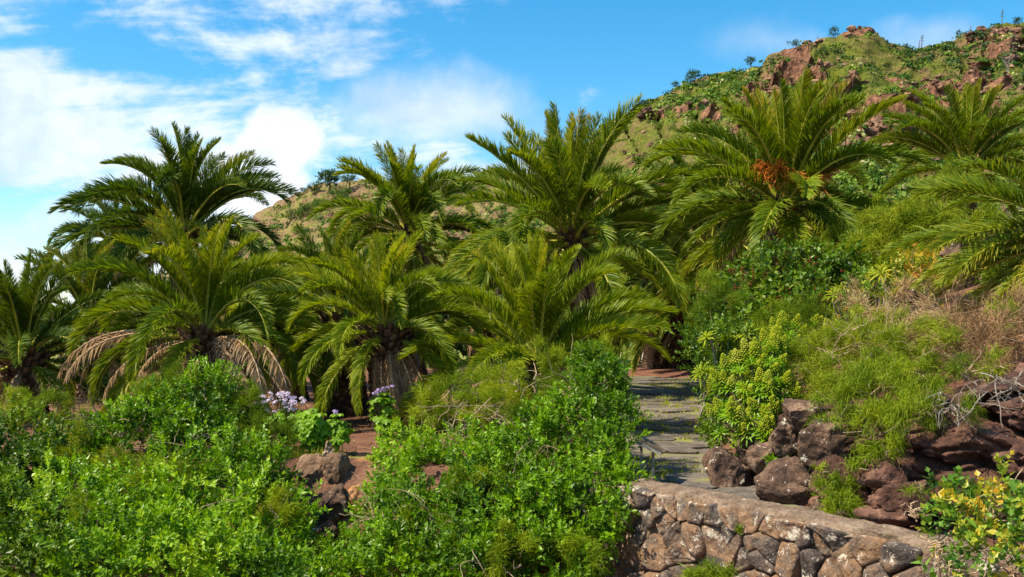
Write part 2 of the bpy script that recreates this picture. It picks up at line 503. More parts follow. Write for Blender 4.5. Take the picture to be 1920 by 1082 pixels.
def hill_mat(name, dry, green, rocky, dryness):
    m, g = new_mat(name)
    geo = g.n('ShaderNodeNewGeometry')
    pos = geo.outputs['Position']
    a = g.n('ShaderNodeAttribute', attribute_name='tone')
    big = g.noise(pos, 0.045, 7.0, 0.62, 0.6)
    mid = g.noise(pos, 0.32, 8.0, 0.66)
    fin = g.noise(pos, 1.5, 8.0, 0.7)
    gf = g.step(g.m('ADD', g.m('MULTIPLY', big, 0.6), g.m('MULTIPLY', mid, 0.6)), 0.46 + dryness, 0.68 + dryness)
    c = g.mix(gf, g.ramp(mid, dry), g.ramp(fin, green))
    rk = g.step(g.m('ADD', a.outputs['Fac'], g.m('MULTIPLY', g.m('SUBTRACT', mid, 0.5), 0.7)), 0.36, 0.56)
    rc = g.ramp(g.step(g.m('ADD', g.m('MULTIPLY', mid, 0.5), g.m('MULTIPLY', fin, 0.5)), 0.3, 0.7), rocky)
    c = g.mix(rk, c, rc)
    c = g.mix(0.6, c, g.mix(g.step(fin, 0.3, 0.7), (0.5, 0.5, 0.5), (1.35, 1.35, 1.35)), 'MULTIPLY')
    b = g.n('ShaderNodeBump', {'Strength': 0.9, 'Distance': 0.7, 'Height': fin})
    p = g.n('ShaderNodeBsdfPrincipled', {'Base Color': c, 'Roughness': 0.95, 'Specular IOR Level': 0.1, 'Normal': b.outputs[0]})
    g.n('ShaderNodeOutputMaterial', {'Surface': p.outputs[0]})
    return m


M['ground'] = ground_mat()
ROCKY = [(0.0, (0.055, 0.028, 0.02)), (0.45, (0.17, 0.085, 0.055)), (0.75, (0.28, 0.15, 0.095)), (1.0, (0.42, 0.22, 0.09))]
M['hill_near'] = hill_mat('green_hillside', [(0.25, (0.16, 0.092, 0.05)), (0.75, (0.30, 0.20, 0.11))],
                          [(0.25, (0.060, 0.085, 0.010)), (0.75, (0.155, 0.175, 0.025))], ROCKY, 0.0)
M['hill_far'] = hill_mat('dry_hillside', [(0.25, (0.19, 0.115, 0.070)), (0.75, (0.33, 0.22, 0.135))],
                         [(0.25, (0.11, 0.13, 0.02)), (0.75, (0.22, 0.25, 0.035))], ROCKY, 0.08)

# ---------------------------------------------------------------- terrain
EDGE = np.array([(-400, 13.0), (-40, 13.5), (-12, 14.6), (-6, 15.0), (-3.4, 15.2), (-2.2, 15.0), (-0.5, 14.1), (1.0, 12.5),
                 (1.37, 12.0), (3.8, 8.6), (5.6, 6.1), (8.5, 2.0), (14, -6), (60, -80)], float)
BANK = np.array([(40, 75), (16, 52), (9.6, 41), (7.4, 32), (5.6, 25), (4.1, 18), (3.45, 15), (3.40, 12.8), (3.75, 11.2), (4.75, 9.9),
                 (7, 8.3), (12, 5.5), (30, -8), (60, -60)], float)


def sdist(P, L):
    """signed distance of points (n,2) to polyline L; positive on its left side"""
    best = np.full(len(P), 1e9)
    sg = np.ones(len(P))
    for a, b in zip(L[:-1], L[1:]):
        ab = b - a
        t = np.clip(((P - a) @ ab) / (ab @ ab), 0, 1)
        q = P - (a + t[:, None] * ab)
        d = np.hypot(q[:, 0], q[:, 1])
        s = ab[0] * q[:, 1] - ab[1] * q[:, 0]
        up = d < best - 1e-9
        best = np.where(up, d, best)
        sg = np.where(up, np.sign(s), sg)
    return best * sg


def zg(P):
    P = np.asarray(P, float).reshape(-1, 2)
    s = sdist(P, EDGE)
    k = sm(P[:, 0], 0.1, 0.9)               # earth bank on the left, walled on the right
    w = 1.5 * (1 - k) + 0.25 * k
    z = -1.9 * sm((0.40 * k - s) / w)
    z = z + 2.3 * sm((4.5 - P[:, 1]) / 5) * (s < 0)
    d = sdist(P, BANK)          # positive on the uphill side
    d = np.where(s > 0, d, -1)
    z = z + np.where(d > 0, 1.05 * sm(d / 0.8) + 0.33 * np.clip(d - 0.7, 0, 14), 0)
    P3 = np.c_[P, np.zeros(len(P))]
    z = z + 0.05 * fbm(P3 * 0.8, 3, 5) * (s > 0.3) + 0.14 * fbm(P3 * 0.7, 3, 9) * (d > 0.5)
    return z


def build_ground():
    n = 250
    t = np.linspace(-1, 1, n)
    X = 450 * np.sinh(7.0 * t) / np.sinh(7.0)
    Yv = 13 + 600 * np.sinh(7.0 * np.linspace(-0.75, 1, n)) / np.sinh(7.0)
    gx, gy = np.meshgrid(X, Yv)
    P = np.c_[gx.ravel(), gy.ravel()]
    z = zg(P)
    far = np.hypot(P[:, 0], P[:, 1])
    z = np.where(far > 70, z * np.clip(1 - (far - 70) / 120, 0, 1), z)
    lawn = sm(P[:, 1], 42.5, 44.0) * (P[:, 0] < 12)
    lawn = np.maximum(lawn, 0.75 * sm(-np.abs(sdist(P, EDGE) - 0.45), -0.5, -0.1) * (P[:, 0] < 0))
    d = sdist(P, BANK)
    lawn = np.maximum(lawn, 0.30 * (d > 1.0))
    lawn = np.where(sdist(P, EDGE) < 0.0, 0.0, lawn)
    mb = MB()
    mb.add(np.c_[P, z], gridfaces(n, n), lawn)
    tag(mb.build('ground', M['ground'], smooth=True), kind='structure')


build_ground()


# --- voronoi cells by half-plane clipping
def clip_poly(poly, p, nrm):
    out = []
    for i in range(len(poly)):
        a, b = poly[i], poly[(i + 1) % len(poly)]
        da, db = (a - p) @ nrm, (b - p) @ nrm
        if da <= 0:
            out.append(a)
        if da * db < 0:
            out.append(a + (b - a) * da / (da - db))
    return out


def cells(seeds, size):
    res = []
    for i, s in enumerate(seeds):
        poly = [s + np.array(q) * size for q in ((-1, -1), (1, -1), (1, 1), (-1, 1))]
        d = np.hypot(*(seeds - s).T)
        for j in np.argsort(d)[1:26]:
            poly = clip_poly(poly, (s + seeds[j]) / 2, seeds[j] - s)
            if len(poly) < 3:
                break
        res.append(np.array(poly) if len(poly) >= 3 else None)
    return res


def shrink(poly, k, c=None):
    c = poly.mean(0) if c is None else c
    d = poly - c
    r = np.linalg.norm(d, axis=1, keepdims=True)
    return c + d * np.maximum(r - k, r * 0.25) / r


def chaikin(poly, q=0.28):
    nx = np.roll(poly, -1, 0)
    return np.stack([poly * (1 - q) + nx * q, poly * q + nx * (1 - q)], 1).reshape(-1, 2)


# --- stone-flagged path and small plaza
PATH = np.array([(8.0, 3.2, 3.9), (10.5, 2.45, 3.6), (12, 1.6, 3.25), (15.8, 1.75, 3.35), (18, 1.7, 3.9), (20, 1.4, 4.4), (25, 0.8, 5.3),
                 (30, 0.0, 6.6), (34, -1.2, 7.6), (36.5, -2.0, 8.0)])


def path_x(y):
    return np.interp(y, PATH[:, 0], PATH[:, 1]), np.interp(y, PATH[:, 0], PATH[:, 2])


def build_path():
    ys = np.linspace(8, 36.5, 90)
    l, r = path_x(ys)
    u = np.linspace(0, 1, 12)
    X = l[:, None] + (r - l)[:, None] * u[None]
    wob = 0.12 * fbm(np.c_[ys, ys * 0, ys * 0], 3, 2)
    X = X + wob[:, None] * (np.abs(u - 0.5) > 0.45)[None]
    Yg = np.repeat(ys[:, None], 12, 1)
    P = np.c_[X.ravel(), Yg.ravel()]
    Z = zg(P) + 0.018
    mb = MB()
    mb.add(np.c_[P, Z], gridfaces(90, 12), 0.5)
    m, g = new_mat('path_joint_moss')
    pos = g.n('ShaderNodeNewGeometry').outputs['Position']
    c = g.ramp(g.noise(pos, 1.3, 6.0, 0.65), [(0.36, (0.15, 0.125, 0.105)), (0.54, (0.15, 0.14, 0.07)), (0.68, (0.19, 0.21, 0.03))])
    p = g.n('ShaderNodeBsdfPrincipled', {'Base Color': c, 'Roughness': 0.95})
    g.n('ShaderNodeOutputMaterial', {'Surface': p.outputs[0]})
    path = tag(mb.build('path', m, smooth=True), kind='structure')
    seeds = []
    y = 8.2
    while y < 36.3:
        a, b = path_x(y)
        sp = 0.62 if y < 18 else (0.85 if y < 27 else 1.05)
        for x in np.arange(a + sp * 0.4, b - sp * 0.2, sp):
            seeds.append((x + rng.uniform(-.3, .3) * sp, y + rng.uniform(-.3, .3) * sp))
        y += sp * 0.85
    seeds = np.array(seeds)
    cs = cells(seeds, 0.9)
    cnt = 0
    for s, poly in zip(seeds, cs):
        if poly is None or len(poly) < 4:
            continue
        a, b = path_x(poly[:, 1])
        poly[:, 0] = np.clip(poly[:, 0], a - 0.04, b + 0.04)
        if np.ptp(poly[:, 0]) < 0.2 or np.ptp(poly[:, 1]) < 0.15:
            continue
        c = poly.mean(0)
        pz = float(zg(c)[0])
        q = chaikin(shrink(poly, rng.uniform(0.008, 0.022), c), 0.10)
        q1 = shrink(q, 0.018, c)
        n = len(q)
        h = rng.uniform(0.023, 0.034)
        tilt = rng.normal(size=2) * 0.008
        zf = lambda w, hh: pz + hh + (w - c) @ tilt
        V = np.concatenate([np.c_[q, zf(q, 0.0)], np.c_[q, zf(q, h * 0.75)], np.c_[q1, zf(q1, h)], [[*c, pz + h]]])
        i = np.arange(n)
        j = (i + 1) % n
        mb = MB()
        mb.add(V, [np.stack([i, j, j + n, i + n], 1), np.stack([i + n, j + n, j + 2 * n, i + 2 * n], 1),
                   np.stack([i + 2 * n, j + 2 * n, np.full(n, 3 * n)], 1)])
        o = mb.build('paving_slab', M['slab'], path, origin=(*c, pz))
        cnt += 1
    # grass growing out of the joints
    mb = MB()
    k = 0
    Vs = []
    for poly in cs:
        if poly is None:
            continue
        for e in range(len(poly)):
            p, q = poly[e], poly[(e + 1) % len(poly)]
            mid = (p + q) / 2
            a, b = path_x(mid[1])
            f = fbm(np.array([[mid[0] * .5, mid[1] * .35, 3.0]]), 3, 4)[0]
            if mid[0] < a + .1 or mid[0] > b - .1 or f + (0.22 if mid[1] > 20 else -0.25) < 0.0:
                continue
            for t in rng.random(int(np.linalg.norm(q - p) * 26)):
                Vs.append(p + (q - p) * t + rng.normal(size=2) * 0.035)
    Vs = np.array(Vs)
    n = len(Vs)
    z0 = zg(Vs) + 0.018
    d = rng.normal(size=(n, 2)) * 0.03
    wv = unit(rng.normal(size=(n, 2))) * 0.012
    h = rng.uniform(0.03, 0.085, n)
    A = np.c_[Vs - wv, z0]
    B = np.c_[Vs + wv, z0]
    C = np.c_[Vs + d, z0 + h]
    V = np.stack([A, B, C], 1).reshape(-1, 3)
    mb.add(V, np.arange(3 * n).reshape(-1, 3), np.repeat(rng.uniform(0.4, 1, n), 3))
    tag(mb.build('joint_grass', M['feather_yel'], path), kind='stuff')


build_path()


# --- red mulch bed round the far palms
def build_mulch():
    nu, nv = 60, 30
    th = np.linspace(0, 2 * np.pi, nu, endpoint=False)
    V = []
    for k in range(nv + 1):
        r = k / nv
        rr = r * (1 + 0.08 * np.sin(3 * th + 1) + 0.05 * np.sin(5 * th))
        x = 7.6 + 6.4 * rr * np.cos(th)
        y = 39.9 + 3.4 * rr * np.sin(th)
        z = 0.012 + 0.38 * (1 - r) ** 0.8 * (r < 1) + 0.02 * fbm(np.c_[x, y, x * 0] * 3, 3, 8) * (1 - r)
        V.append(np.c_[x, y, zg(np.c_[x, y]) + z])
    i = np.arange(nu)
    j = (i + 1) % nu
    Q = np.concatenate([np.stack([k * nu + i, k * nu + j, (k + 1) * nu + j, (k + 1) * nu + i], 1) for k in range(nv)])
    mb = MB()
    mb.add(np.concatenate(V), Q)
    mm = solid_mat('red_mulch', [(0.0, (0.12, 0.05, 0.035)), (1.0, (0.25, 0.115, 0.075))], 2.0, 0.95, 0.8, 30.0)
    tag(mb.build('mulch_bed', mm, smooth=True), kind='structure')
    # wedge of bare soil on the right of the path
    mb = MB()
    x, y = np.meshgrid(np.linspace(3.1, 4.9, 20), np.linspace(18.6, 21.6, 24))
    hh = 0.05 * sm((x - 3.1) / 1.4) * sm((y - 18.6) / 0.7) * sm((21.6 - y) / 0.6) - 0.01
    P = np.c_[x.ravel(), y.ravel()]
    mb.add(np.c_[P, zg(P) + hh.ravel() + 0.01], gridfaces(24, 20))
    tag(mb.build('soil_bed', mm, smooth=True), kind='structure')


build_mulch()


# ---------------------------------------------------------------- stone parapet wall
WA, WB = np.array([0.55, 13.15]), np.array([4.75, 7.28])
WT = 0.20


def build_wall():
    d = (WB - WA) / np.linalg.norm(WB - WA)
    nrm = np.array([d[1], -d[0]])          # towards the camera / lower ground
    if nrm[1] > 0:
        nrm = -nrm
    Lw = np.linalg.norm(WB - WA)
    root = thing('stone_parapet_wall', 'low rubble stone wall with pale cement top sloping down at lower right', 'wall', (*WA, -2.0))

    def W(u, v, o):
        u, v, o = np.broadcast_arrays(u, v, o)
        return np.stack([WA[0] + d[0] * u + nrm[0] * o, WA[1] + d[1] * u + nrm[1] * o, v], -1) - np.array([*WA, -2.0])
    th = 0.36
    # mortar core
    nu, nv = 90, 40
    U, V = np.meshgrid(np.linspace(0, Lw, nu), np.linspace(-2.3, WT - 0.05, nv))
    o = 0.012 + 0.03 * fbm(np.c_[U.ravel() * 5, V.ravel() * 5, U.ravel() * 0], 4, 3).reshape(U.shape)
    mb = MB()
    mb.add(W(U, V, o).reshape(-1, 3), gridfaces(nv, nu))
    mb.add(W(U, V, -th + 0 * o).reshape(-1, 3), gridfaces(nv, nu))
    for uu in (0.0, Lw):
        oo, vv = np.meshgrid(np.linspace(-th, 0, 4), np.linspace(-2.3, WT - 0.05, 4))
        mb.add(W(np.full(oo.shape, uu), vv, oo).reshape(-1, 3), gridfaces(4, 4))
    mb.build('mortar_core', M['mortar'], root)
    # cement cap
    no = 14
    U, S = np.meshgrid(np.linspace(0, Lw, 160), np.linspace(0, 1, no + 1))
    nz = fbm(np.c_[U.ravel() * 2.2, S.ravel() * 2, U.ravel() * 0], 5, 21).reshape(U.shape)
    off = 0.035 - S * (th + 0.07)
    edge = np.minimum(S, 1 - S)
    drop = np.where(edge < 0.02, -0.10, np.where(edge < 0.09, -0.018, 0))
    off = off + np.where(edge < 0.09, 0.05 * nz, 0)
    zc = WT + drop + 0.014 * nz + 0.012 * fbm(np.c_[U.ravel() * 9, S.ravel() * 6, U.ravel() * 0], 3, 22).reshape(U.shape)
    mb = MB()
    mb.add(W(U, zc, off).reshape(-1, 3), gridfaces(no + 1, 160))
    mb.build('cement_cap', M['cap'], root, smooth=True)
    # stones
    seeds = []
    v = WT - 0.11
    row = 0
    while v > -1.9:
        rh = 0.17 if row == 0 else (0.34 if row == 1 else rng.uniform(0.44, 0.66))
        sp = rh * (1.6 if row == 0 else 0.86)
        u = rng.uniform(0, sp)
        while u < Lw:
            seeds.append((u, v - rh * 0.42 + rng.uniform(-.28, .28) * rh))
            if row > 0 and rng.random() < 0.28:
                seeds.append((seeds[-1][0] + rng.choice((-1, 1)) * rh * rng.uniform(.3, .42), seeds[-1][1] - rh * rng.uniform(.3, .5)))
            u += sp * rng.uniform(0.45, 1.5)
        v -= rh * 0.9
        row += 1
    seeds = np.array(seeds)
    for s, poly in zip(seeds, cells(seeds, 0.7)):
        if poly is None or len(poly) < 4:
            continue
        poly[:, 1] = np.minimum(poly[:, 1], WT - 0.055 + 0.02 * np.sin(poly[:, 0] * 9))
        poly[:, 0] = np.clip(poly[:, 0], 0, Lw)
        c = poly.mean(0)
        if np.ptp(poly[:, 0]) < 0.07 or np.ptp(poly[:, 1]) < 0.05:
            continue
        size = math.sqrt(np.ptp(poly[:, 0]) * np.ptp(poly[:, 1]))
        q = chaikin(shrink(poly, 0.002 + 0.012 * size * rng.random(), c), 0.13)
        if len(q) < 14:
            q = chaikin(q, 0.25)
        q = q + 0.035 * size * np.stack([fbm(np.c_[q * 6, q[:, :1] * 0], 3, 31), fbm(np.c_[q * 6, q[:, :1] * 0], 3, 32)], 1)
        n = len(q)
        dep = rng.uniform(0.05, 0.15)
        tilt = rng.normal(size=2) * 0.16
        rings = []
        for sc_, dp in ((1.0, -0.06), (0.99, 0.42), (0.95, 0.80), (0.85, 0.94), (0.68, 1.0), (0.46, 1.0), (0.22, 1.0)):
            w = c + (q - c) * sc_
            oo = dp * dep + ((w - c) @ tilt if dp > 0 else 0)
            oo = oo + ((0.10 * size * fbm(np.c_[w * 4.0, w[:, :1] * 0], 3, 41) + 0.035 * size * ridged(np.c_[w * 11.0, w[:, :1] * 0], 3, 43)) if dp > 0 else 0)
            rings.append(W(w[:, 0], w[:, 1], oo))
        rings.append(rings[-1].mean(0)[None])
        i = np.arange(n)
        j = (i + 1) % n
        Fs = [np.stack([k * n + i, k * n + j, (k + 1) * n + j, (k + 1) * n + i], 1) for k in range(6)]
        Fs.append(np.stack([6 * n + i, 6 * n + j, np.full(n, 7 * n)], 1))
        mb = MB()
        mb.add(np.concatenate(rings), Fs)
        mb.build('stone', M['stone'], root, smooth=True, origin=W(c[0], c[1], 0.0))


build_wall()


# ---------------------------------------------------------------- rocks
def rock_mesh(mb, c, rad, seed, sub=4, rough=0.13, cuts=15, mi=0):
    V, Fc = ICO[sub]
    r = np.random.default_rng(seed)
    P = V.copy()
    for _ in range(cuts):
        nn = unit(r.normal(size=3))
        h = r.uniform(0.48, 0.85)
        dd = P @ nn
        P = P - np.where(dd > h, (dd - h) * 0.97, 0)[:, None] * nn
    nz = fbm(V * 1.6 + seed * 3.1, 5, seed % 50, 0.55)
    P = P * (1 + rough * nz)[:, None] + unit(P) * (0.035 * ridged(V * 4.5 + seed, 4, 7))[:, None]
    mb.add(P * np.asarray(rad) + np.asarray(c), Fc, 0.5, mi)


def boulder(px, py, Y, rx, rz, label, mat='rock', seed=1, ry=None, sub=4, rough=0.13):
    c = at(px, py, Y)
    k = Y / F
    mb = MB()
    rock_mesh(mb, (0, 0, 0), (rx * k, (ry or (rx + rz) / 2) * k, rz * k), seed, sub, rough)
    o = mb.build('boulder', M[mat], smooth=True)
    o.location = tuple(c)
    return tag(o, label, 'rock', 'boulders')


boulder(1368, 892, 12.9, 42, 52, 'dark earthy boulder beside the path under the yellow flowered bush', 'rock', 3)
boulder(1408, 880, 13.2, 44, 48, 'dark boulder at the foot of the yellow flowered bush trunk', 'rock', 5)
boulder(1505, 778, 12.0, 42, 44, 'reddish boulder with pale lichen highest on the bank', 'rock', 8)
boulder(1476, 818, 12.2, 34, 40, 'brown boulder with a white lichen streak on its left edge', 'rock', 13)
boulder(1556, 845, 11.3, 66, 56, 'big round grey boulder with pale lichen below the feathery bush', 'rock', 17)
boulder(1484, 912, 11.6, 62, 58, 'large dark brown boulder just behind the wall top', 'rock', 22)
boulder(1570, 905, 11.0, 46, 50, 'shadowed boulder wedged between the two largest boulders', 'rock_red', 25)
boulder(1610, 985, 10.6, 54, 40, 'smooth brown boulder resting low against the wall top', 'rock', 29)
boulder(1540, 960, 11.2, 44, 30, 'flat dark boulder low behind the wall', 'rock', 31)
boulder(1700, 945, 10.0, 75, 44, 'long lava boulder lying below the ledges', 'rock_red', 37)
for i_, (a_, b_, c_, d_, e_, l_) in enumerate([(1432, 855, 12.6, 40, 40, 'dark rock packed below the trunk of the yellow flowered bush'), (1525, 880, 11.5, 40, 42, 'dark rock packed between the big boulders'),
                                                (1602, 925, 10.8, 46, 40, 'dark red rock below the hanging feathery tuft'), (1655, 895, 10.4, 52, 40, 'dark red rock under the cascading shrub'),
                                                (1662, 965, 10.0, 60, 36, 'low red rock against the wall beside the smooth brown boulder'), (1345, 870, 13.6, 30, 30, 'small dark rock at the path edge'),
                                                (1440, 940, 11.7, 34, 22, 'small flat rock where the path meets the wall')]):
    boulder(a_, b_, c_, d_, e_, l_, 'rock_red' if i_ in (2, 3, 4) else 'rock', 120 + i_ * 7, sub=3, rough=0.18)
boulder(584, 888, 14.98, 40, 38, 'rounded brown boulder on the left of the terrace edge', 'rock_brown_lit', 43)
boulder(636, 884, 14.92, 36, 40, 'upright brown boulder beside orange earth on the terrace edge', 'rock_brown_lit', 47)
boulder(614, 945, 14.5, 50, 42, 'large purplish grey boulder below the two terrace boulders', 'rock', 53)
boulder(572, 930, 14.75, 24, 20, 'small stone tucked left of the purplish boulder', 'rock', 57, sub=3)
boulder(600, 1000, 14.3, 50, 30, 'low grey slab at the foot of the terrace bank', 'rock', 59, sub=3)
boulder(692, 896, 15.05, 62, 36, 'lump of bare orange earth on the terrace edge', 'orange_earth', 61)
boulder(672, 955, 14.6, 40, 50, 'crumbling orange earth bank below the terrace edge', 'orange_earth', 67)
boulder(1790, 480, 19.0, 40, 32, 'pale weathered rock up the slope behind golden palm fronds', 'rock', 71)
boulder(1700, 560, 16.5, 34, 24, 'small grey rock on the slope among dry shrubs', 'rock', 73, sub=3)


def build_bank():
    """lava rock face of the right-hand bank"""
    L = np.array([(3.55, 13.6), (3.55, 12.4), (3.95, 11.2), (4.75, 10.1), (6.2, 9.0), (8.5, 7.6)])
    seg = np.r_[0, np.cumsum(np.hypot(*np.diff(L, axis=0).T))]
    nu, nv = 280, 110
    u = np.linspace(0, seg[-1], nu)
    bx, by = np.interp(u, seg, L[:, 0]), np.interp(u, seg, L[:, 1])
    tx, ty = np.gradient(bx), np.gradient(by)
    ln = np.hypot(tx, ty)
    nx, ny = ty / ln, -tx / ln           # towards the path
    k = np.ones(15) / 15
    nx = np.convolve(np.pad(nx, 7, 'edge'), k, 'valid')
    ny = np.convolve(np.pad(ny, 7, 'edge'), k, 'valid')
    v = np.linspace(0, 1, nv)
    top = 1.15 + 0.5 * sm((u - 2.0) / 2.5) + 0.15 * fbm(np.c_[u, u * 0, u * 0], 3, 4)
    Z = -0.35 + v[:, None] * (top + 0.35)[None]
    lean = -0.75 * v[:, None] ** 1.3 * np.ones(nu)[None] - 0.9 * sm(v, 0.82, 1.0)[:, None]
    Q = np.stack([np.repeat(u[None], nv, 0).ravel(), Z.ravel() , np.zeros(nu * nv)], 1)
    warp = 0.35 * fbm(Q * 0.9, 3, 90)
    Qs = Q + np.stack([warp, 0.3 * warp + 0.18 * Q[:, 0] * 0.4, warp], 1)
    # lying blocks: cell noise stretched along the bedding
    def blocks(S, seed):
        q = Qs * np.array(S)
        i0 = np.floor(q).astype(int)
        f1 = np.full(len(q), 9.0)
        f2 = np.full(len(q), 9.0)
        hid = np.zeros(len(q))
        for a in (-1, 0, 1):
            for b in (-1, 0, 1):
                ci = i0[:, :2] + (a, b)
                hx = _h(ci[:, 0], ci[:, 1], ci[:, 0] * 0 + 1, seed)
                hy = _h(ci[:, 0], ci[:, 1], ci[:, 0] * 0 + 2, seed)
                hv = _h(ci[:, 0], ci[:, 1], ci[:, 0] * 0 + 3, seed)
                dd = np.hypot(q[:, 0] - ci[:, 0] - hx, q[:, 1] - ci[:, 1] - hy)
                up = dd < f1
                f2 = np.where(up, f1, np.minimum(f2, dd))
                hid = np.where(up, hv, hid)
                f1 = np.where(up, dd, f1)
        return f2 - f1, hid
    e1, h1 = blocks((0.75, 2.2, 1), 5)
    e2, h2 = blocks((2.4, 5.5, 1), 9)
    disp = 0.42 * h1 + 0.30 * sm(e1, 0, 0.28) - 0.30 + 0.10 * h2 + 0.09 * sm(e2, 0, 0.22)
    disp = disp + 0.10 * fbm(Q * np.array([2.5, 5, 1]), 4, 60) + 0.07 * ridged(Q * np.array([5, 8, 1]), 4, 61)
    disp = disp.reshape(nv, nu) * (0.35 + 0.65 * sm((1 - v) / 0.15))[:, None]
    O = lean + disp
    V = np.stack([bx[None] + nx[None] * O, by[None] + ny[None] * O, Z], -1).reshape(-1, 3)
    mb = MB()
    mb.add(V, gridfaces(nv, nu))
    o = mb.build('rock_bank', M['rock_red'], smooth=True)
    tag(o, 'dark red lava rock face with ledges rising at the right behind the wall', 'rock')


build_bank()


# ---------------------------------------------------------------- hills
def hill(name, mat, pxs, ridge, Yf, Yr, zf, rocks, nx, nv, amp, seed, rock_amp):
    pr = np.linspace(pxs[0], pxs[1], nx)
    ry = np.interp(pr, [p[0] for p in ridge], [p[1] for p in ridge])
    v = np.r_[np.linspace(0, 1, nv), np.linspace(1.03, 1.5, 12)]
    Yfx = np.interp(pr, *Yf) if isinstance(Yf, tuple) else np.full(nx, Yf)
    Yrx = np.interp(pr, *Yr) if isinstance(Yr, tuple) else np.full(nx, Yr)
    Y = Yfx[None] + (Yrx - Yfx)[None] * v[:, None]
    zr = CAMZ + (HOR - ry) / F * Yrx
    vv = np.minimum(v, 1)
    shape = 0.55 * vv + 0.45 * vv ** 1.7
    Z = zf + (zr[None] - zf) * shape[:, None] - np.maximum(v - 1, 0)[:, None] * 30
    X = (pr[None] - 960) / F * Y
    P = np.stack([X.ravel(), Y.ravel(), Z.ravel()], 1)
    PX = 960 + F * P[:, 0] / P[:, 1]
    PY = HOR - F * (P[:, 2] - CAMZ) / P[:, 1]
    nz = fbm(P * 0.05, 4, seed)
    mask = 0.30 * fbm(P * 0.085 + 40, 3, seed + 3) + 0.34 * fbm(P * 0.26 + 7, 3, seed + 4) - 0.02
    for (a, b, sx, sy, k) in rocks:
        mask = mask + k * np.exp(-((PX - a) / sx) ** 2 - ((PY - b) / sy) ** 2)
    rk = sm(mask, 0.12, 0.5)
    fade = np.where(PY < -1e9, 0, 1) * sm(np.repeat(vv[:, None], nx, 1).ravel() * 8)
    top = np.repeat((1 - sm((vv - 0.9) / 0.1) * 0.75)[:, None], nx, 1).ravel()
    gully = 1 - np.abs(vnoise(np.c_[PX / 55.0 + 0.6 * nz, P[:, 2] * 0.02, P[:, 2] * 0], seed + 13)) * 2
    P[:, 2] += (amp * nz - 1.6 * sm(gully, 0.3, 1.0)) * fade * top + (0.7 * fbm(P * 0.22, 4, seed + 7) + 0.3 * fbm(P * 0.7, 3, seed + 9)) * fade
    cliff = ridged(P * np.array([0.16, 0.16, 0.09]), 4, seed + 20)
    terr = P[:, 2] / 4.2 + 0.5 * fbm(P * 0.1, 2, seed + 5)
    stepz = (np.floor(terr) + sm((terr - np.floor(terr)), 0.55, 1.0)) - terr
    P[:, 1] -= rk * (rock_amp * cliff) * top
    P[:, 2] += rk * (3.4 * stepz + 0.5 * cliff) * (0.4 + 0.6 * top) * fade
    mb = MB()
    mb.add(P, gridfaces(len(v), nx), rk)
    tag(mb.build(name, mat, smooth=False), kind='structure')
    return P.reshape(len(v), nx, 3), rk.reshape(len(v), nx)


RN = [(700, 560), (800, 520), (900, 440), (980, 350), (1040, 295), (1130, 240), (1200, 198), (1260, 168), (1330, 140), (1400, 118), (1425, 105),
      (1440, 92), (1500, 78), (1560, 62), (1600, 54), (1630, 54), (1665, 68), (1710, 84), (1750, 82), (1800, 68), (1860, 52), (1920, 38), (2050, 20),
      (2300, 60), (2700, 200)]
HN, HNR = hill('hillside', M['hill_near'], (700, 2600), RN, ([700, 1200, 1900, 2600], [75, 62, 50, 46]), ([700, 1130, 1600, 2600], [190, 175, 150, 150]), 0.0,
               [(1480, 128, 55, 45, .9), (1425, 175, 30, 38, .8), (1560, 150, 60, 28, .5), (1640, 215, 110, 28, .65), (1800, 165, 90, 25, .6), (1860, 195, 60, 25, .55),
                (1220, 212, 40, 20, .6), (1620, 60, 40, 12, .5), (1310, 195, 40, 22, .45), (1890, 75, 40, 20, .45), (1370, 230, 40, 26, .5), (1250, 390, 40, 30, .4), (1560, 210, 60, 22, .5)],
               380, 150, 2.2, 3, 2.0)
RF = [(150, 600), (300, 520), (420, 436), (480, 395), (540, 372), (590, 352), (650, 340), (700, 338), (760, 334), (850, 338), (920, 332), (1000, 326),
      (1100, 330), (1300, 340)]
HF, HFR = hill('far_hillside', M['hill_far'], (150, 1300), RF, 95, ([150, 1300], [200, 225]), 0.5, [(700, 420, 60, 30, .3), (1000, 350, 60, 15, .4)],
               240, 90, 1.6, 8, 1.5)


# --- scrub: tiny leafy clumps over the hillsides
def clump_template(n, seed, flat=0.8):
    r = np.random.default_rng(seed)
    d = unit(r.normal(size=(n, 3)))
    d[:, 2] = np.abs(d[:, 2])
    p = d * r.uniform(0.55, 1.0, (n, 1)) * np.array([1, 1, flat])
    nn = unit(d + r.normal(size=(n, 3)) * 0.55)
    a = unit(np.cross(nn, r.normal(size=(n, 3))))
    b = np.cross(nn, a)
    s = r.uniform(0.13, 0.27, (n, 1))
    V = np.stack([p - a * s, p - b * s * .7, p + a * s, p + b * s * .7], 1).reshape(-1, 3)
    t = np.repeat(r.uniform(-0.12, 0.12, n), 4) 
    return V, np.arange(4 * n).reshape(n, 4), t


CT = [clump_template(24, 100 + k) for k in range(6)]


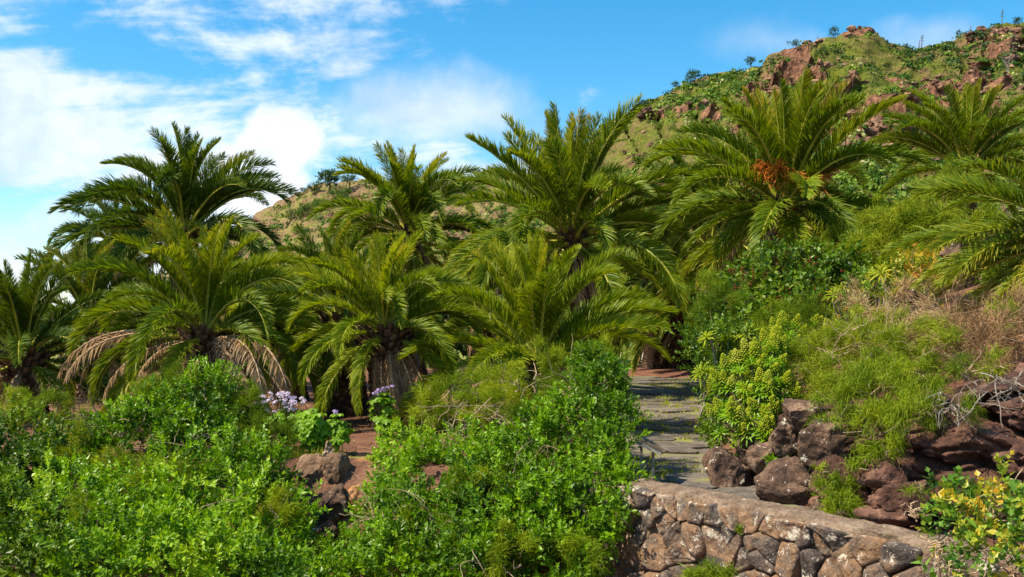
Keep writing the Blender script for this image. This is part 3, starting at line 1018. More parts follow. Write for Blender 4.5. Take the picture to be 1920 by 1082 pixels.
def scrub(name, label, H, HR, n, r0, r1, seed, tb, rocky=0.25):
    r = np.random.default_rng(seed)
    nv, nx, _ = H.shape
    mb = MB()
    iv = (r.random(n * 3) ** 0.8 * (nv - 14)).astype(int)
    ix = (r.random(n * 3) * (nx - 1)).astype(int)
    f = r.random((n * 3, 2))
    P = H[iv, ix] + (H[iv + 1, ix] - H[iv, ix]) * f[:, :1] + (H[iv, ix + 1] - H[iv, ix]) * f[:, 1:]
    px = 960 + F * P[:, 0] / P[:, 1]
    cl = fbm(P * 0.06, 3, seed)
    keep = (r.random(n * 3) < np.clip(0.5 + 0.9 * cl, 0.05, 1)) & (r.random(n * 3) > HR[iv, ix] * (1 - rocky)) & (px > -60) & (px < 2000)
    P, cl = P[keep][:n], cl[keep][:n]
    m = len(P)
    rad = r0 + (r1 - r0) * r.random(m) ** 2.2
    tone = np.clip(tb + 0.25 * fbm(P * 0.04 + 9, 2, seed + 1) + r.normal(size=m) * 0.2, 0.0, 1)
    tone = np.where(r.random(m) < 0.05, 0.98, tone)
    kt = r.integers(0, len(CT), m)
    up = unit(np.array([[0, -0.25, 1.0]]) + r.normal(size=(m, 3)) * 0.15)
    Mx = frames(up)
    for k in range(len(CT)):
        s = kt == k
        stamp(mb, CT[k], P[s] + np.array([0, 0, -0.12]) * rad[s][:, None], Mx[s], rad[s], tone[s])
    tag(mb.build(name, M['scrub']), label, 'scrub', kind='stuff')


scrub('hill_scrub', 'green scrub scattered over the rocky hillside on the right', HN, HNR, 13500, 0.3, 1.35, 5, 0.40, 0.5)
scrub('far_hill_scrub', 'sparse olive scrub dotting the dry hillside behind the middle palms', HF, HFR, 3600, 0.35, 1.7, 6, 0.40)


def hill_rocks(name, label, H, HR, n, seed):
    r = np.random.default_rng(seed)
    nv, nx, _ = H.shape
    w = HR[:nv - 13, :nx - 1].ravel() ** 1.5 + 0.03
    pick = r.choice(len(w), n, p=w / w.sum())
    P = H[:nv - 13, :nx - 1].reshape(-1, 3)[pick] + r.normal(size=(n, 3)) * np.array([.4, .4, .1])
    V, Fc = ICO[1]
    mb = MB()
    for k in range(6):
        q = np.arange(n) % 6 == k
        Vk = V * (1 + 0.6 * fbm(V * 1.7 + k * 9, 2, k))[:, None] * np.array([1.1, 1, .7])
        stamp(mb, (Vk, Fc, np.zeros(len(V))), P[q], frames(unit(r.normal(size=(q.sum(), 3)) * .3 + np.array([0, 0, 1]))), (0.22 + 0.6 * r.random(n) ** 2.5)[q], r.random(q.sum()))
    hm = solid_mat(name + '_stone', [(0.0, (0.07, 0.036, 0.026)), (0.5, (0.17, 0.09, 0.06)), (1.0, (0.32, 0.19, 0.12))], 0.8, 0.95, 0.6, 3.0, attr=True)
    tag(mb.build(name, hm), label, 'rocks', kind='stuff')


hill_rocks('hill_rocks', 'reddish rocks strewn between the scrub on the right hillside', HN, HNR, 1500, 3)

# ---------------------------------------------------------------- palms
FL = 3.6          # nominal frond length of the templates, metres


def frond_mesh(name, e0, drop, seed, mats, dead=False, nl=175, vee=28, tone_var=0.15, power=1.7):
    r = np.random.default_rng(seed)
    n = 16
    s = np.linspace(0, 1, n)
    ang = R(e0) - R(drop) * s ** power
    sway = R(r.uniform(-16, 16)) * s ** 1.8
    T = np.stack([np.cos(ang) * np.cos(sway), np.cos(ang) * np.sin(sway), np.sin(ang)], 1)
    P = np.concatenate([[np.zeros(3)], np.cumsum((T[1:] + T[:-1]) / 2 * FL / (n - 1), 0)])
    B = unit(np.stack([-np.sin(sway), np.cos(sway), 0 * s], 1))
    N = np.cross(T, B)
    N = np.where((N[:, 2:3] < 0) & (np.abs(ang) < 1.5)[:, None], -N, N)
    N = np.cross(T, B) * -1
    N = np.where(((np.cross(B, T)) * 1.0)[:, :] != 0, np.cross(B, T), N) * -1
    tw = R(r.uniform(-55, 55)) * s ** 1.2 + R(r.uniform(-15, 15))
    c, sn = np.cos(tw)[:, None], np.sin(tw)[:, None]
    B, N = B * c + N * sn, N * c - B * sn
    mb = MB()
    rr = 0.050 * (1 - s) ** 1.1 + 0.006
    rr[0] = 0.085
    rr[1] = 0.062
    V, Q = tube(P, rr, 5)
    mb.add(V, Q, 0.5, 1)
    m = nl * 2
    ss = np.repeat(np.linspace(0.13, 0.995, nl), 2) + r.normal(size=m) * 0.004
    ss = np.clip(ss, 0.1, 1)
    side = np.tile([1.0, -1.0], nl)
    it = lambda A: np.stack([np.interp(ss, s, A[:, k]) for k in range(3)], 1)
    p, t, b, nn = it(P), unit(it(T)), unit(it(B)), unit(it(N))
    prof = np.clip((ss - 0.06) / 0.24, 0.12, 1) ** 0.8 * (1 - 0.62 * np.clip((ss - 0.6) / 0.4, 0, 1) ** 1.8)
    l = 0.60 * prof * r.uniform(0.85, 1.1, m)
    a = R(1) * (56 - 26 * ss + r.normal(size=m) * 6)
    v = R(1) * (vee + r.normal(size=m) * 13)
    if dead:
        v = R(1) * (-20 + r.normal(size=m) * 18)
        l = l * r.uniform(0.55, 1.0, m)
    d0 = t * np.cos(a)[:, None] + np.sin(a)[:, None] * (side[:, None] * b * np.cos(v)[:, None] + nn * np.sin(v)[:, None])
    low = sm(-(e0 - 40) / 70)
    g = (1.5 if dead else 0.14 + 0.60 * low) * r.uniform(0.7, 1.3, m)
    d1 = unit(d0 + np.array([0, 0, -0.45]) * g[:, None])
    d2 = unit(d1 + np.array([0, 0, -0.75]) * g[:, None])
    w = unit(t - d0 * np.sum(t * d0, 1)[:, None])
    k = unit(np.cross(d0, w))
    ro = R(1) * (r.normal(size=m) * 22 + 18 * side)
    w = w * np.cos(ro)[:, None] + k * np.sin(ro)[:, None]
    wd = (0.0165 if not dead else 0.016) * (0.55 + 0.45 * prof)[:, None] * r.uniform(0.8, 1.15, (m, 1))
    q1 = p + d0 * (l * 0.35)[:, None]
    q2 = q1 + d1 * (l * 0.35)[:, None]
    q3 = q2 + d2 * (l * 0.30)[:, None]
    Vl = np.stack([p - w * wd * .45, p + w * wd * .45, q1 - w * wd, q1 + w * wd, q2 - w * wd * .75, q2 + w * wd * .75, q3], 1)
    base = (np.arange(m) * 7)[:, None]
    Fq = np.concatenate([base + np.array([[0, 1, 3, 2]]), base + np.array([[2, 3, 5, 4]])])
    Ft = base + np.array([[4, 5, 6]])
    tone = r.uniform(0.22, 0.5, m) + tone_var * (r.random(m) - 0.3)  # random tone spread from leaflet to leaflet
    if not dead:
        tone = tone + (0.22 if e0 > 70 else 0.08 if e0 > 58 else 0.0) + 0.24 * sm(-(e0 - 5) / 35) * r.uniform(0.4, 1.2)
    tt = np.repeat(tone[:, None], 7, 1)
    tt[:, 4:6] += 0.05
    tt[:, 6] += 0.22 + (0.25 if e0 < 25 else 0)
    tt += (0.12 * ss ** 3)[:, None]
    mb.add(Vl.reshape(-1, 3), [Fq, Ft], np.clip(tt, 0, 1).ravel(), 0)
    return mb.mesh(name, mats)


ELEV = [86, 76, 65, 53, 40, 27, 13, -2, -18, -34]
FR = {}


def frond(style, leaf, bi, k):
    key = (style, leaf, bi, k)
    if key not in FR:
        e0 = ELEV[bi]
        d = {'arch': [16, 46, 72, 88, 98, 100, 96, 84, 66, 50], 'stiff': [8, 20, 36, 52, 64, 72, 74, 68, 56, 44], 'straight': [6, 14, 22, 30, 36, 40, 42, 38, 32, 26]}[style][bi]
        FR[key] = frond_mesh('frond', e0 + (k - 1) * 4, d * (0.82 + 0.18 * k), 1000 + bi * 17 + k * 131 + {'arch': 0, 'stiff': 7, 'straight': 11}[style],
                             [M[leaf], M['rachis']], vee=40 if bi < 5 else 30)
    return FR[key]


DEAD = [frond_mesh('dry_frond', e, d, 4000 + i, [M['frond_dead'], M['rachis_dead']], dead=True, nl=105)
        for i, (e, d) in enumerate([(-50, 38), (-30, 55), (-64, 24), (12, 85), (-5, 75)])]


def trunk_mesh(h, r0, r1, seed):
    r = np.random.default_rng(seed)
    mb = MB()
    z = np.linspace(-0.3, h, 14)
    rad = r1 + (r0 - r1) * np.exp(-np.maximum(z, 0) / 0.5) + 0.10 * sm(z, h - 0.9, h - 0.1)
    V, Q = tube(np.c_[0 * z, 0 * z, z], rad, 14)
    mb.add(V, Q, 0.25)
    n = int(max(h, 0.6) * r1 * 2 * np.pi / (0.15 * 0.11))
    i = np.arange(n)
    zz = (i + 0.5) / n * (h + 0.05)
    th = i * 2.39996
    rr = np.interp(zz, z, rad)
    out = np.stack([np.cos(th), np.sin(th), 0 * th], 1)
    tan = np.stack([-np.sin(th), np.cos(th), 0 * th], 1)
    up = np.array([0, 0, 1.0])
    c = out * rr[:, None] * 0.97 + up * zz[:, None]
    tips = sm(zz, h - 0.9, h)
    L_ = (0.07 + 0.15 * tips) * r.uniform(0.8, 1.3, n)
    w = 0.075 + 0.02 * tips
    a = c - tan * w[:, None]
    b = c + tan * w[:, None]
    lo = c - up * 0.06
    d = unit(out * 0.75 + up * 0.7)
    tl = c + d * L_[:, None] - tan * w[:, None] * 0.6
    tr = c + d * L_[:, None] + tan * w[:, None] * 0.6
    lo2 = lo + d * (L_ * 0.8)[:, None]
    bk = c + up * 0.05
    Vs = np.stack([a, b, lo, tl, tr, lo2, bk], 1).reshape(-1, 3)
    bs = (i * 7)[:, None]
    Ft = np.concatenate([bs + np.array([x]) for x in ((3, 5, 4), (3, 4, 6))])
    Fq = np.concatenate([bs + np.array([x]) for x in ((0, 2, 5, 3), (2, 1, 4, 5), (1, 6, 6, 4), (0, 3, 6, 6))][:2])
    Ft = np.concatenate([Ft, bs + np.array([[1, 6, 4]]), bs + np.array([[0, 3, 6]])])
    tn = np.repeat(r.uniform(0.25, 0.75, n)[:, None], 7, 1)
    tn[:, 3:6] += 0.35
    mb.add(Vs, [Fq, Ft], np.clip(tn, 0, 1).ravel())
    return mb.mesh('trunk', M['trunk'])


def fruit_mesh(seed):
    r = np.random.default_rng(seed)
    mb = MB()
    s = np.linspace(0, 1, 8)
    P = np.c_[0.75 * s, 0 * s, 0.55 * s - 0.55 * s ** 2.2]
    V, Q = tube(P, 0.03 * (1 - s * .5), 5)
    mb.add(V, Q, 0.4)
    for k in range(46):
        t0 = r.uniform(0.55, 1.0)
        p0 = np.array([np.interp(t0, s, P[:, j]) for j in range(3)])
        d = unit(np.array([0.5, 0, 0.1]) + r.normal(size=3) * 0.45)
        tt = np.linspace(0, 1, 5)[:, None]
        L = r.uniform(0.28, 0.52)
        q = p0 + d * tt * L + np.array([0, 0, -0.5]) * tt ** 2 * L
        V, Q = tube(q, 0.009, 3)
        mb.add(V, Q, r.uniform(0.4, 0.9))
        for u in np.linspace(0.25, 1, 7):
            c = p0 + d * u * L + np.array([0, 0, -0.5]) * u ** 2 * L + r.normal(size=3) * 0.012
            o = np.array([[1, 0, 0], [-1, 0, 0], [0, 1, 0], [0, -1, 0], [0, 0, 1.2], [0, 0, -1.2]]) * 0.017 + c
            mb.add(o, np.array([[0, 2, 4], [2, 1, 4], [1, 3, 4], [3, 0, 4], [2, 0, 5], [1, 2, 5], [3, 1, 5], [0, 3, 5]]), r.uniform(0.5, 1))
    return mb.mesh('fruit_stalk', M['fruit'])


FRUIT = [fruit_mesh(k) for k in (1, 2, 3)]


def palm(label, px, py, Y, lpx, n=50, style='arch', leaf='frond', seed=1, amax=1.0, a0=0.0, ground=None, dead=(), fruit=(), wtrunk=0.30,
         group='palm trees', extra=(), spin=0.0, skirt=7, keep=None):
    """heart of the crown at (px,py) seen at depth Y; lpx = frond length; extra = (azimuth, elevation index, length factor)"""
    r = np.random.default_rng(seed)
    h = at(px, py, Y)
    gz = float(zg(h[:2])[0]) if ground is None else ground
    k = lpx / F * Y / FL
    root = thing('palm_tree', label, 'palm tree', (h[0], h[1], gz), group)
    hz = max(h[2] - gz, 0.35)
    root.rotation_euler = (r.normal() * 0.045, r.normal() * 0.045, 0)     # a slight lean, heart kept in place
    tip = root.rotation_euler.to_matrix() @ Vector((0, 0, hz))
    root.location = (h[0] - tip.x, h[1] - tip.y, gz)
    link('trunk', trunk_mesh(hz, wtrunk * 1.5, wtrunk, seed), root)

    def put(me, az, zoff, kk, rad=0.10, roll=0.0, name='frond'):
        link(name, me, root, (math.cos(az) * rad, math.sin(az) * rad, hz + zoff), (roll, r.normal() * 0.05, az), kk)
    for i in range(n):
        a = a0 + (amax - a0) * (i + 0.5) / n
        bi = int(np.clip(round(9 * a ** 1.2 + r.normal() * 0.45), 0, 9))
        az = spin + i * 2.39996 + r.normal() * 0.14
        if keep and (math.degrees(az) - keep[0]) % 360 < keep[1]:
            bi = min(bi, keep[2])
        kk = k * (0.80 + 0.28 * min(1, a * 2.2)) * r.uniform(0.9, 1.08)
        put(frond(style, leaf, bi, 2 * int(r.integers(0, 2))), az, 0.18 - 0.55 * a * k, kk, 0.04 + 0.17 * a, r.normal() * 0.05)
    for j in range(skirt):
        az = r.uniform(0, 2 * np.pi)
        put(DEAD[int(r.choice([0, 1, 2, 4]))], az, -0.5 * k, k * r.uniform(0.45, 0.8), wtrunk * 0.7, name='dry_frond')
    for (az, bi, f) in extra:
        put(frond(style, leaf, bi, 2 * int(r.integers(0, 2))), R(az), -0.1, k * f, 0.15)
    for (az, di, f) in dead:
        put(DEAD[di], R(az), -0.25 * k, k * f, wtrunk * 0.7, name='dry_frond')
    for j, az in enumerate(fruit):
        link('fruit_stalk', FRUIT[j % 3], root, (math.cos(R(az)) * 0.24, math.sin(R(az)) * 0.24, hz + 0.30 + 0.25 * (j % 2)), (0, -0.35, R(az)), 1.05)
    return root


# tall palms
palm('tall palm at the left with arching dark fronds against the clouds', 345, 435, 30, 214, 48, 'arch', 'frond_dark', 21, 1.0,
     extra=[(5, 3, 1.05), (178, 4, 1.1), (160, 3, 1.05), (20, 2, 1.0), (-20, 6, 1.05), (200, 6, 1.05)], dead=[(170, 3, 1.1), (-60, 0, .8)])
palm('palm behind and left of the tall left palm, lower crown', 222, 465, 36, 128, 34, 'arch', 'frond_dark', 33, 0.9)
palm('bushy rounded palm standing back in the middle before the dry hill', 768, 430, 38, 186, 58, 'arch', 'frond', 42, 1.0, dead=[(-90, 2, .7), (-40, 0, .6)])
palm('tall palm in the centre with upright plume of stiff fronds', 1072, 432, 28, 256, 48, 'stiff', 'frond', 55, 0.98,
     extra=[(0, 5, 1.0), (-10, 6, 1.0), (186, 6, 1.0), (170, 3, .95), (8, 7, .95)], dead=[(195, 4, .85), (-70, 2, .6)])
palm('tall palm on the right with orange fruit stalks at its heart', 1472, 378, 26, 248, 54, 'stiff', 'frond', 68, 1.0,
     fruit=[-60, -120, -92, -35, 200, -148], extra=[(-150, 8, .9), (-30, 8, .9), (-100, 8, .85), (-60, 9, .9), (205, 7, 1.0), (-90, 1, 1.0), (-70, 7, .9)], dead=[(-110, 2, .5)])
palm('broad palm at the upper right below the ridge', 1812, 310, 31, 165, 42, 'stiff', 'frond', 74, 0.85, extra=[(185, 3, 1.1), (176, 4, 1.05)])
palm('golden fronded palm leaning in from the right edge', 2040, 425, 14.5, 315, 22, 'straight', 'frond_gold', 83, 0.98, 0.5,
     extra=[(186, 6, 1.0), (196, 7, 1.0), (204, 8, 1.0), (176, 5, 1.0), (214, 8, .95), (190, 8, .95), (180, 7, 1.0)], dead=[(190, 3, .9)])
# low palms in front
palm('low front palm at the left with drooping dry fronds', 385, 622, 20, 238, 42, 'arch', 'frond', 91, 0.97,
     dead=[(-40, 3, 1.3), (-48, 3, 1.2), (-36, 4, 1.25), (-54, 4, 1.0), (-148, 3, 1.05), (-135, 4, .9), (-160, 3, 1.1), (-125, 4, .7), (-170, 3, 1.0), (-20, 1, .5), (-170, 4, .8), (-165, 1, .7), (-120, 1, .6), (-60, 0, .55), (-140, 0, .55), (10, 3, .75)],
     extra=[(184, 6, 1.05), (192, 7, 1.0), (0, 5, 1.0), (-8, 6, 1.0), (174, 5, .95)], wtrunk=0.34)
palm('low palm cut by the left edge of the picture', 45, 668, 21, 205, 44, 'stiff', 'frond_dark', 103, 0.95, dead=[(-80, 1, .5), (-40, 1, .5)])
palm('low palm in front of the middle with a hanging dry frond beside its trunk', 722, 618, 19.6, 198, 44, 'arch', 'frond_lime', 115, 0.97,
     dead=[(-62, 2, 1.0), (-55, 0, .9), (-48, 2, .95), (-78, 0, .85), (-100, 2, .8), (-20, 1, .8), (-35, 0, .9), (-115, 2, .55), (-140, 0, .5), (20, 0, .6)], wtrunk=0.37, extra=[(-5, 4, 1.0), (8, 5, 1.0)])
palm('low palm right of the middle with upright bright fronds behind the bushes', 1010, 672, 19.4, 248, 44, 'stiff', 'frond_lime', 128, 0.93,
     dead=[(-145, 3, 1.0), (-158, 3, 1.05), (-165, 4, .95), (-132, 4, .8), (-85, 0, .6), (-118, 1, .75), (-100, 0, .5), (-75, 2, .4), (-30, 3, .7)], extra=[(-2, 5, 1.0), (6, 4, 1.05), (186, 7, .95), (196, 7, .9)], wtrunk=0.34, keep=(-50, 85, 4), skirt=3)
# palms between
palm('palm with dark trunk half hidden behind the two low front palms', 640, 600, 22.5, 190, 40, 'arch', 'frond_dark', 137, 1.0, wtrunk=0.44, dead=[(-90, 2, .5), (-50, 0, .5)])
palm('palm in the gap right of the low left palm', 545, 605, 26, 150, 36, 'arch', 'frond_lime', 149, 0.9)
palm('palm growing behind the tall centre palm on its right', 1335, 455, 33, 225, 44, 'stiff', 'frond_dark', 151, 0.98)
palm('far palm over the red mulch bed beside the path', 1235, 550, 39.5, 185, 44, 'stiff', 'frond_gold', 163, 1.0, ground=0.28, wtrunk=0.42,
     extra=[(-10, 7, .9), (-25, 7, .9), (190, 7, .9)], keep=(170, 200, 6), skirt=2)
palm('second trunk of a far palm on the red mulch bed', 1275, 585, 39.0, 140, 30, 'stiff', 'frond', 167, 1.0, ground=0.22, wtrunk=0.36, keep=(170, 200, 6), skirt=2)
palm('small far palm between the middle palm and the tall centre palm', 905, 560, 34, 140, 34, 'arch', 'frond_dark', 171, 0.95, dead=[(-60, 1, .6)])
palm('shaded palm low behind the left palms', 170, 600, 27, 170, 36, 'arch', 'frond_dark', 181, 0.97)
palm('dark palm far back at the right of the tall centre palm', 1150, 520, 44, 150, 34, 'stiff', 'frond_dark', 191, 0.97)

# ---------------------------------------------------------------- leafy shrubs
def sprig(seed, nleaf=11, ll=0.37, lw=0.19, spread=0.9):
    """one leafy twig, unit length along z; folded leaves"""
    r = np.random.default_rng(seed)
    V, Fs, T = [], [], []
    for i in range(nleaf):
        z = 0.12 + 0.88 * i / (nleaf - 1)
        th = i * 2.2 + r.normal() * 0.4
        el = R(r.uniform(15, 60)) if i < nleaf - 1 else R(80)
        d = np.array([math.cos(th) * math.cos(el) * spread, math.sin(th) * math.cos(el) * spread, math.sin(el)])
        d /= np.linalg.norm(d)
        up = np.array([0, 0, 1.0]) - d * d[2] + r.normal(size=3) * 0.25
        s = np.cross(d, up)
        s /= np.linalg.norm(s)
        nrm = np.cross(s, d)
        l = ll * r.uniform(0.7, 1.2) * (1.0 if i < nleaf - 2 else 0.7)
        p = np.array([r.normal() * 0.02, r.normal() * 0.02, z])
        m = p + d * l * 0.45
        tip = p + d * l - nrm * l * r.uniform(0.0, 0.2)
        k = len(V)
        V += [p, m + s * lw * .5 + nrm * 0.05 * l, tip, m - s * lw * .5 + nrm * 0.05 * l]
        Fs += [(k, k + 1, k + 2), (k, k + 2, k + 3)]
        T += [r.uniform(-0.16, 0.16) + 0.12 * z] * 4
    return np.array(V), np.array(Fs), np.array(T)


SP = [sprig(s) for s in range(5)]
SPB = [sprig(40 + s, 9, 0.42, 0.27, 1.0) for s in range(4)]        # broader leaves


def lobe_points(lobes, dens, wild=0.28, cull=0.62, seed=0, under=0.4):
    r = np.random.default_rng(seed)
    Ps, Ds, Rad = [], [], []
    L = np.array(lobes, float)
    for k, (x, y, z, rx, ry, rz) in enumerate(L):
        area = 4 * math.pi * ((rx * ry) ** 1.6 / 3 + (rx * rz) ** 1.6 / 3 + (ry * rz) ** 1.6 / 3) ** (1 / 1.6)
        n = int(area * dens)
        d = unit(r.normal(size=(n, 3)))
        d = d[(d[:, 2] > -0.25) | (r.random(n) < under)]
        n = len(d)
        lump = 1 + wild * fbm(d * 2.3 + k * 5.1, 3, seed + k)
        fr = np.where(r.random(n) < 0.72, r.uniform(0.82, 1.06, n), r.uniform(0.5, 0.85, n))
        p = np.array([x, y, z]) + d * np.array([rx, ry, rz]) * (lump * fr)[:, None]
        ok = np.ones(n, bool)
        for j, q in enumerate(L):
            if j != k:
                ok &= np.linalg.norm((p - q[:3]) / q[3:], axis=1) > cull
        Ps.append(p[ok])
        Ds.append(d[ok])
        Rad.append(fr[ok])
    return np.concatenate(Ps), np.concatenate(Ds), np.concatenate(Rad)


def twigs(root, lobes, n, rad, seed, mat='twig', base=None, out=1.22, name='branch'):
    r = np.random.default_rng(seed)
    mb = MB()
    L = np.array(lobes, float)
    for k in range(n):
        q = L[r.integers(0, len(L))]
        d = unit(r.normal(size=3) + np.array([0, -0.5, 0.5]))
        tip = q[:3] + d * q[3:] * r.uniform(0.85, out)
        st = q[:3] + unit(r.normal(size=3)) * q[3:] * 0.35 - np.array([0, 0, 0.3 * q[5]])
        t = np.linspace(0, 1, 9)[:, None]
        bend = r.normal(size=3) * 0.22 * np.linalg.norm(tip - st)
        P = st + (tip - st) * t + bend * (t * (1 - t)) * 2 + 0.035 * np.c_[fbm(np.c_[t * 4 + k, t, t], 2, 1), fbm(np.c_[t * 4 + k, t, t], 2, 2),
                                                                         fbm(np.c_[t * 4 + k, t, t], 2, 3)]
        V, Q = tube(P, rad * (1.15 - 0.7 * t[:, 0]) * r.uniform(0.7, 1.5), 4)
        mb.add(V, Q)
    if base is not None:
        for q in L:
            t = np.linspace(0, 1, 7)[:, None]
            P = np.asarray(base) + (q[:3] - np.asarray(base)) * t + r.normal(size=3) * 0.15 * t * (1 - t) * 4
            V, Q = tube(P, rad * 2.4 * (1.1 - 0.7 * t[:, 0]), 5)
            mb.add(V, Q)
    o0 = np.array(root.location)
    mb.V = [v - o0 for v in mb.V]
    return tag(mb.build(name, M[mat], root), kind='stuff')


def to_lobes(spec):
    """(px,py,Y,rpx[,squash]) -> world ellipsoids"""
    out = []
    for s in spec:
        px, py, Y, r = s[:4]
        k = Y / F
        sq = s[4] if len(s) > 4 else 0.85
        out.append((*at(px, py, Y), r * k, r * k * 0.9, r * k * sq))
    return out


def root_of(name, label, cat, lobes, group):
    L = np.array(lobes)
    b = L[:, :2].mean(0)
    z = float(zg(b)[0])
    return thing(name, label, cat, (b[0], b[1], z), group)


def leaf_shrub(name, label, spec, dens=95, size=0.24, mat='shrub', seed=1, templ=None, group='leafy shrubs', tone=0.5, twn=14, lift=0.45, hang=0.0, cat='shrub', wild=0.5,
               twr=0.006, twmat='twig', thin=1.02):
    lobes = to_lobes(spec)
    root = root_of(name, label, cat, lobes, group)
    P, D, fr = lobe_points(lobes, dens * thin, seed=seed, wild=wild)
    hole = fbm(P * 1.7 + seed, 3, seed + 3) > -0.42
    P, D = P[hole], D[hole]
    r = np.random.default_rng(seed + 500)
    n = len(P)
    gd = unit(D * 0.8 + np.array([0, 0, lift - hang]) + r.normal(size=(n, 3)) * 0.42)
    tt = tone - 0.5 + 0.30 * fbm(P * 0.8, 2, seed) + 0.26 * fbm(P * 3.0, 2, seed + 1) + r.normal(size=n) * 0.10 + 0.46
    T = templ or SP
    kt = r.integers(0, len(T), n)
    Mx = frames(gd)
    mb = MB()
    s = 1.0 * size * r.uniform(0.55, 1.3, n)
    P = P - np.array(root.location)
    for k in range(len(T)):
        q = kt == k
        stamp(mb, T[k], P[q] - gd[q] * s[q][:, None] * 0.5, Mx[q], s[q], tt[q])
    mb.build('foliage', M[mat], root)
    if twn:
        twigs(root, lobes, twn, twr, seed + 9, twmat)
    return root


def feather(name, label, spec, dens=16, nf=105, ln=0.30, mat='feather', seed=1, group='feathery shrubs', hang=0.35, w=0.0034, twn=6, tone=0.5, cat='shrub', spread=0.75,
            twmat='twig', bunch=True):
    """shrub of drooping thread-like leaves gathered in tufts"""
    lobes = to_lobes(spec)
    root = root_of(name, label, cat, lobes, group)
    P, D, fr = lobe_points(lobes, dens, seed=seed, wild=0.42, cull=0.55)
    r = np.random.default_rng(seed + 700)
    n = len(P)
    m = n * nf
    o = np.repeat(P, nf, 0)
    gd = np.repeat(unit(D + np.array([0, 0, 0.55]) + r.normal(size=(n, 3)) * 0.35), nf, 0)
    d = unit(gd + r.normal(size=(m, 3)) * spread)
    L_ = 0.72 * ln * np.repeat(r.uniform(0.6, 1.3, n), nf) * r.uniform(0.5, 1.15, m)
    o = o + r.normal(size=(m, 3)) * 0.05 * ln / 0.3
    d2 = unit(d + np.array([0, 0, -1.6]) * hang * r.uniform(0.5, 1.5, (m, 1)))
    a = o + d * (L_ * .5)[:, None]
    c = a + d2 * (L_ * .5)[:, None]
    wv = unit(np.cross(d, r.normal(size=(m, 3)))) * w
    V = np.stack([o - wv, o + wv, a - wv * .8, a + wv * .8, c], 1).reshape(-1, 3) - np.array(root.location)
    bs = (np.arange(m) * 5)[:, None]
    tn = np.repeat(np.clip(tone - .1 + 0.28 * fbm(P * 1.3, 3, seed) + r.normal(size=n) * 0.12, 0, 1), nf)[:, None] + r.normal(size=(m, 1)) * 0.09
    tn = np.repeat(tn, 5, 1)
    tn[:, 2:] += 0.1
    mb = MB()
    mb.add(V, [bs + np.array([[0, 1, 3, 2]]), bs + np.array([[2, 3, 4]])], np.clip(tn, 0, 1).ravel())
    mb.build('foliage', M[mat], root)
    if twn:
        twigs(root, lobes, twn, 0.007, seed + 19, twmat)
    return root


# --- foreground thicket: leafy shrubs spilling down the terrace bank
leaf_shrub('leafy_shrub', 'bright leafy shrub mounded on the terrace left of the lilac flowers',
           [(300, 790, 15.6, 80), (385, 745, 15.8, 62), (250, 830, 15.2, 80), (360, 840, 15.0, 85), (190, 860, 15.0, 70), (420, 810, 15.4, 60)], 100, 0.23, seed=11, twn=30)
leaf_shrub('leafy_shrub', 'bright leafy shrub filling the lower left foreground',
           [(150, 985, 12.6, 120), (290, 960, 13.2, 115), (420, 985, 12.8, 120), (500, 1020, 12.4, 82), (330, 1060, 11.8, 130), (200, 1080, 11.4, 120), (480, 1080, 11.6, 120),
            (440, 900, 14.2, 84), (490, 925, 13.9, 58), (600, 1090, 12.0, 60)], 100, 0.24, seed=12, twn=36)
leaf_shrub('leafy_shrub', 'darker leafy shrub at the lower left corner',
           [(30, 850, 14.2, 100), (70, 930, 13.2, 100), (10, 1000, 12.4, 120), (90, 1050, 11.8, 90), (-60, 920, 13.2, 110)], 95, 0.23, 'shrub_dark', seed=13, twn=14, tone=0.5)
leaf_shrub('leafy_shrub', 'tangled bright shrub spilling over the bank in the centre foreground',
           [(785, 910, 14.0, 78), (870, 865, 14.4, 74), (950, 880, 13.6, 100), (1050, 860, 13.2, 95), (820, 985, 12.8, 110), (930, 985, 12.4, 110), (1040, 960, 12.2, 105),
            (1120, 900, 12.4, 75), (760, 1060, 12.0, 110), (900, 1075, 11.6, 110), (1030, 1060, 11.5, 90), (738, 965, 13.4, 58), (695, 1055, 12.5, 56)], 100, 0.23, seed=14, twn=30)
leaf_shrub('leafy_shrub', 'leafy shrub top arching beside the path entrance',
           [(1100, 780, 13.4, 72), (1140, 830, 12.9, 55), (1070, 800, 13.6, 70), (1125, 715, 13.6, 46), (1158, 690, 13.7, 28), (1100, 680, 13.9, 32), (1168, 770, 13.2, 28), (1140, 870, 12.6, 36)], 110, 0.2, seed=15, twn=24, tone=0.56)
leaf_shrub('leafy_shrub', 'small leafy shrub on the edge above the orange earth', [(760, 830, 15.0, 42), (735, 862, 14.9, 34), (790, 850, 14.8, 40)], 110, 0.2, seed=16, twn=6)
leaf_shrub('leafy_shrub', 'leafy sprays hanging over the left end of the stone wall', [(1150, 960, 11.8, 42), (1120, 1020, 11.6, 40), (1165, 905, 12.0, 30), (1215, 893, 12.2, 16)], 120, 0.19, seed=17, twn=8, hang=0.9)
leaf_shrub('leafy_shrub', 'leafy sprays creeping over the purplish boulder', [(540, 985, 14.0, 28), (640, 1015, 13.8, 26), (690, 1010, 13.6, 34), (575, 1050, 13.4, 40)], 90, 0.2, seed=18, twn=8)

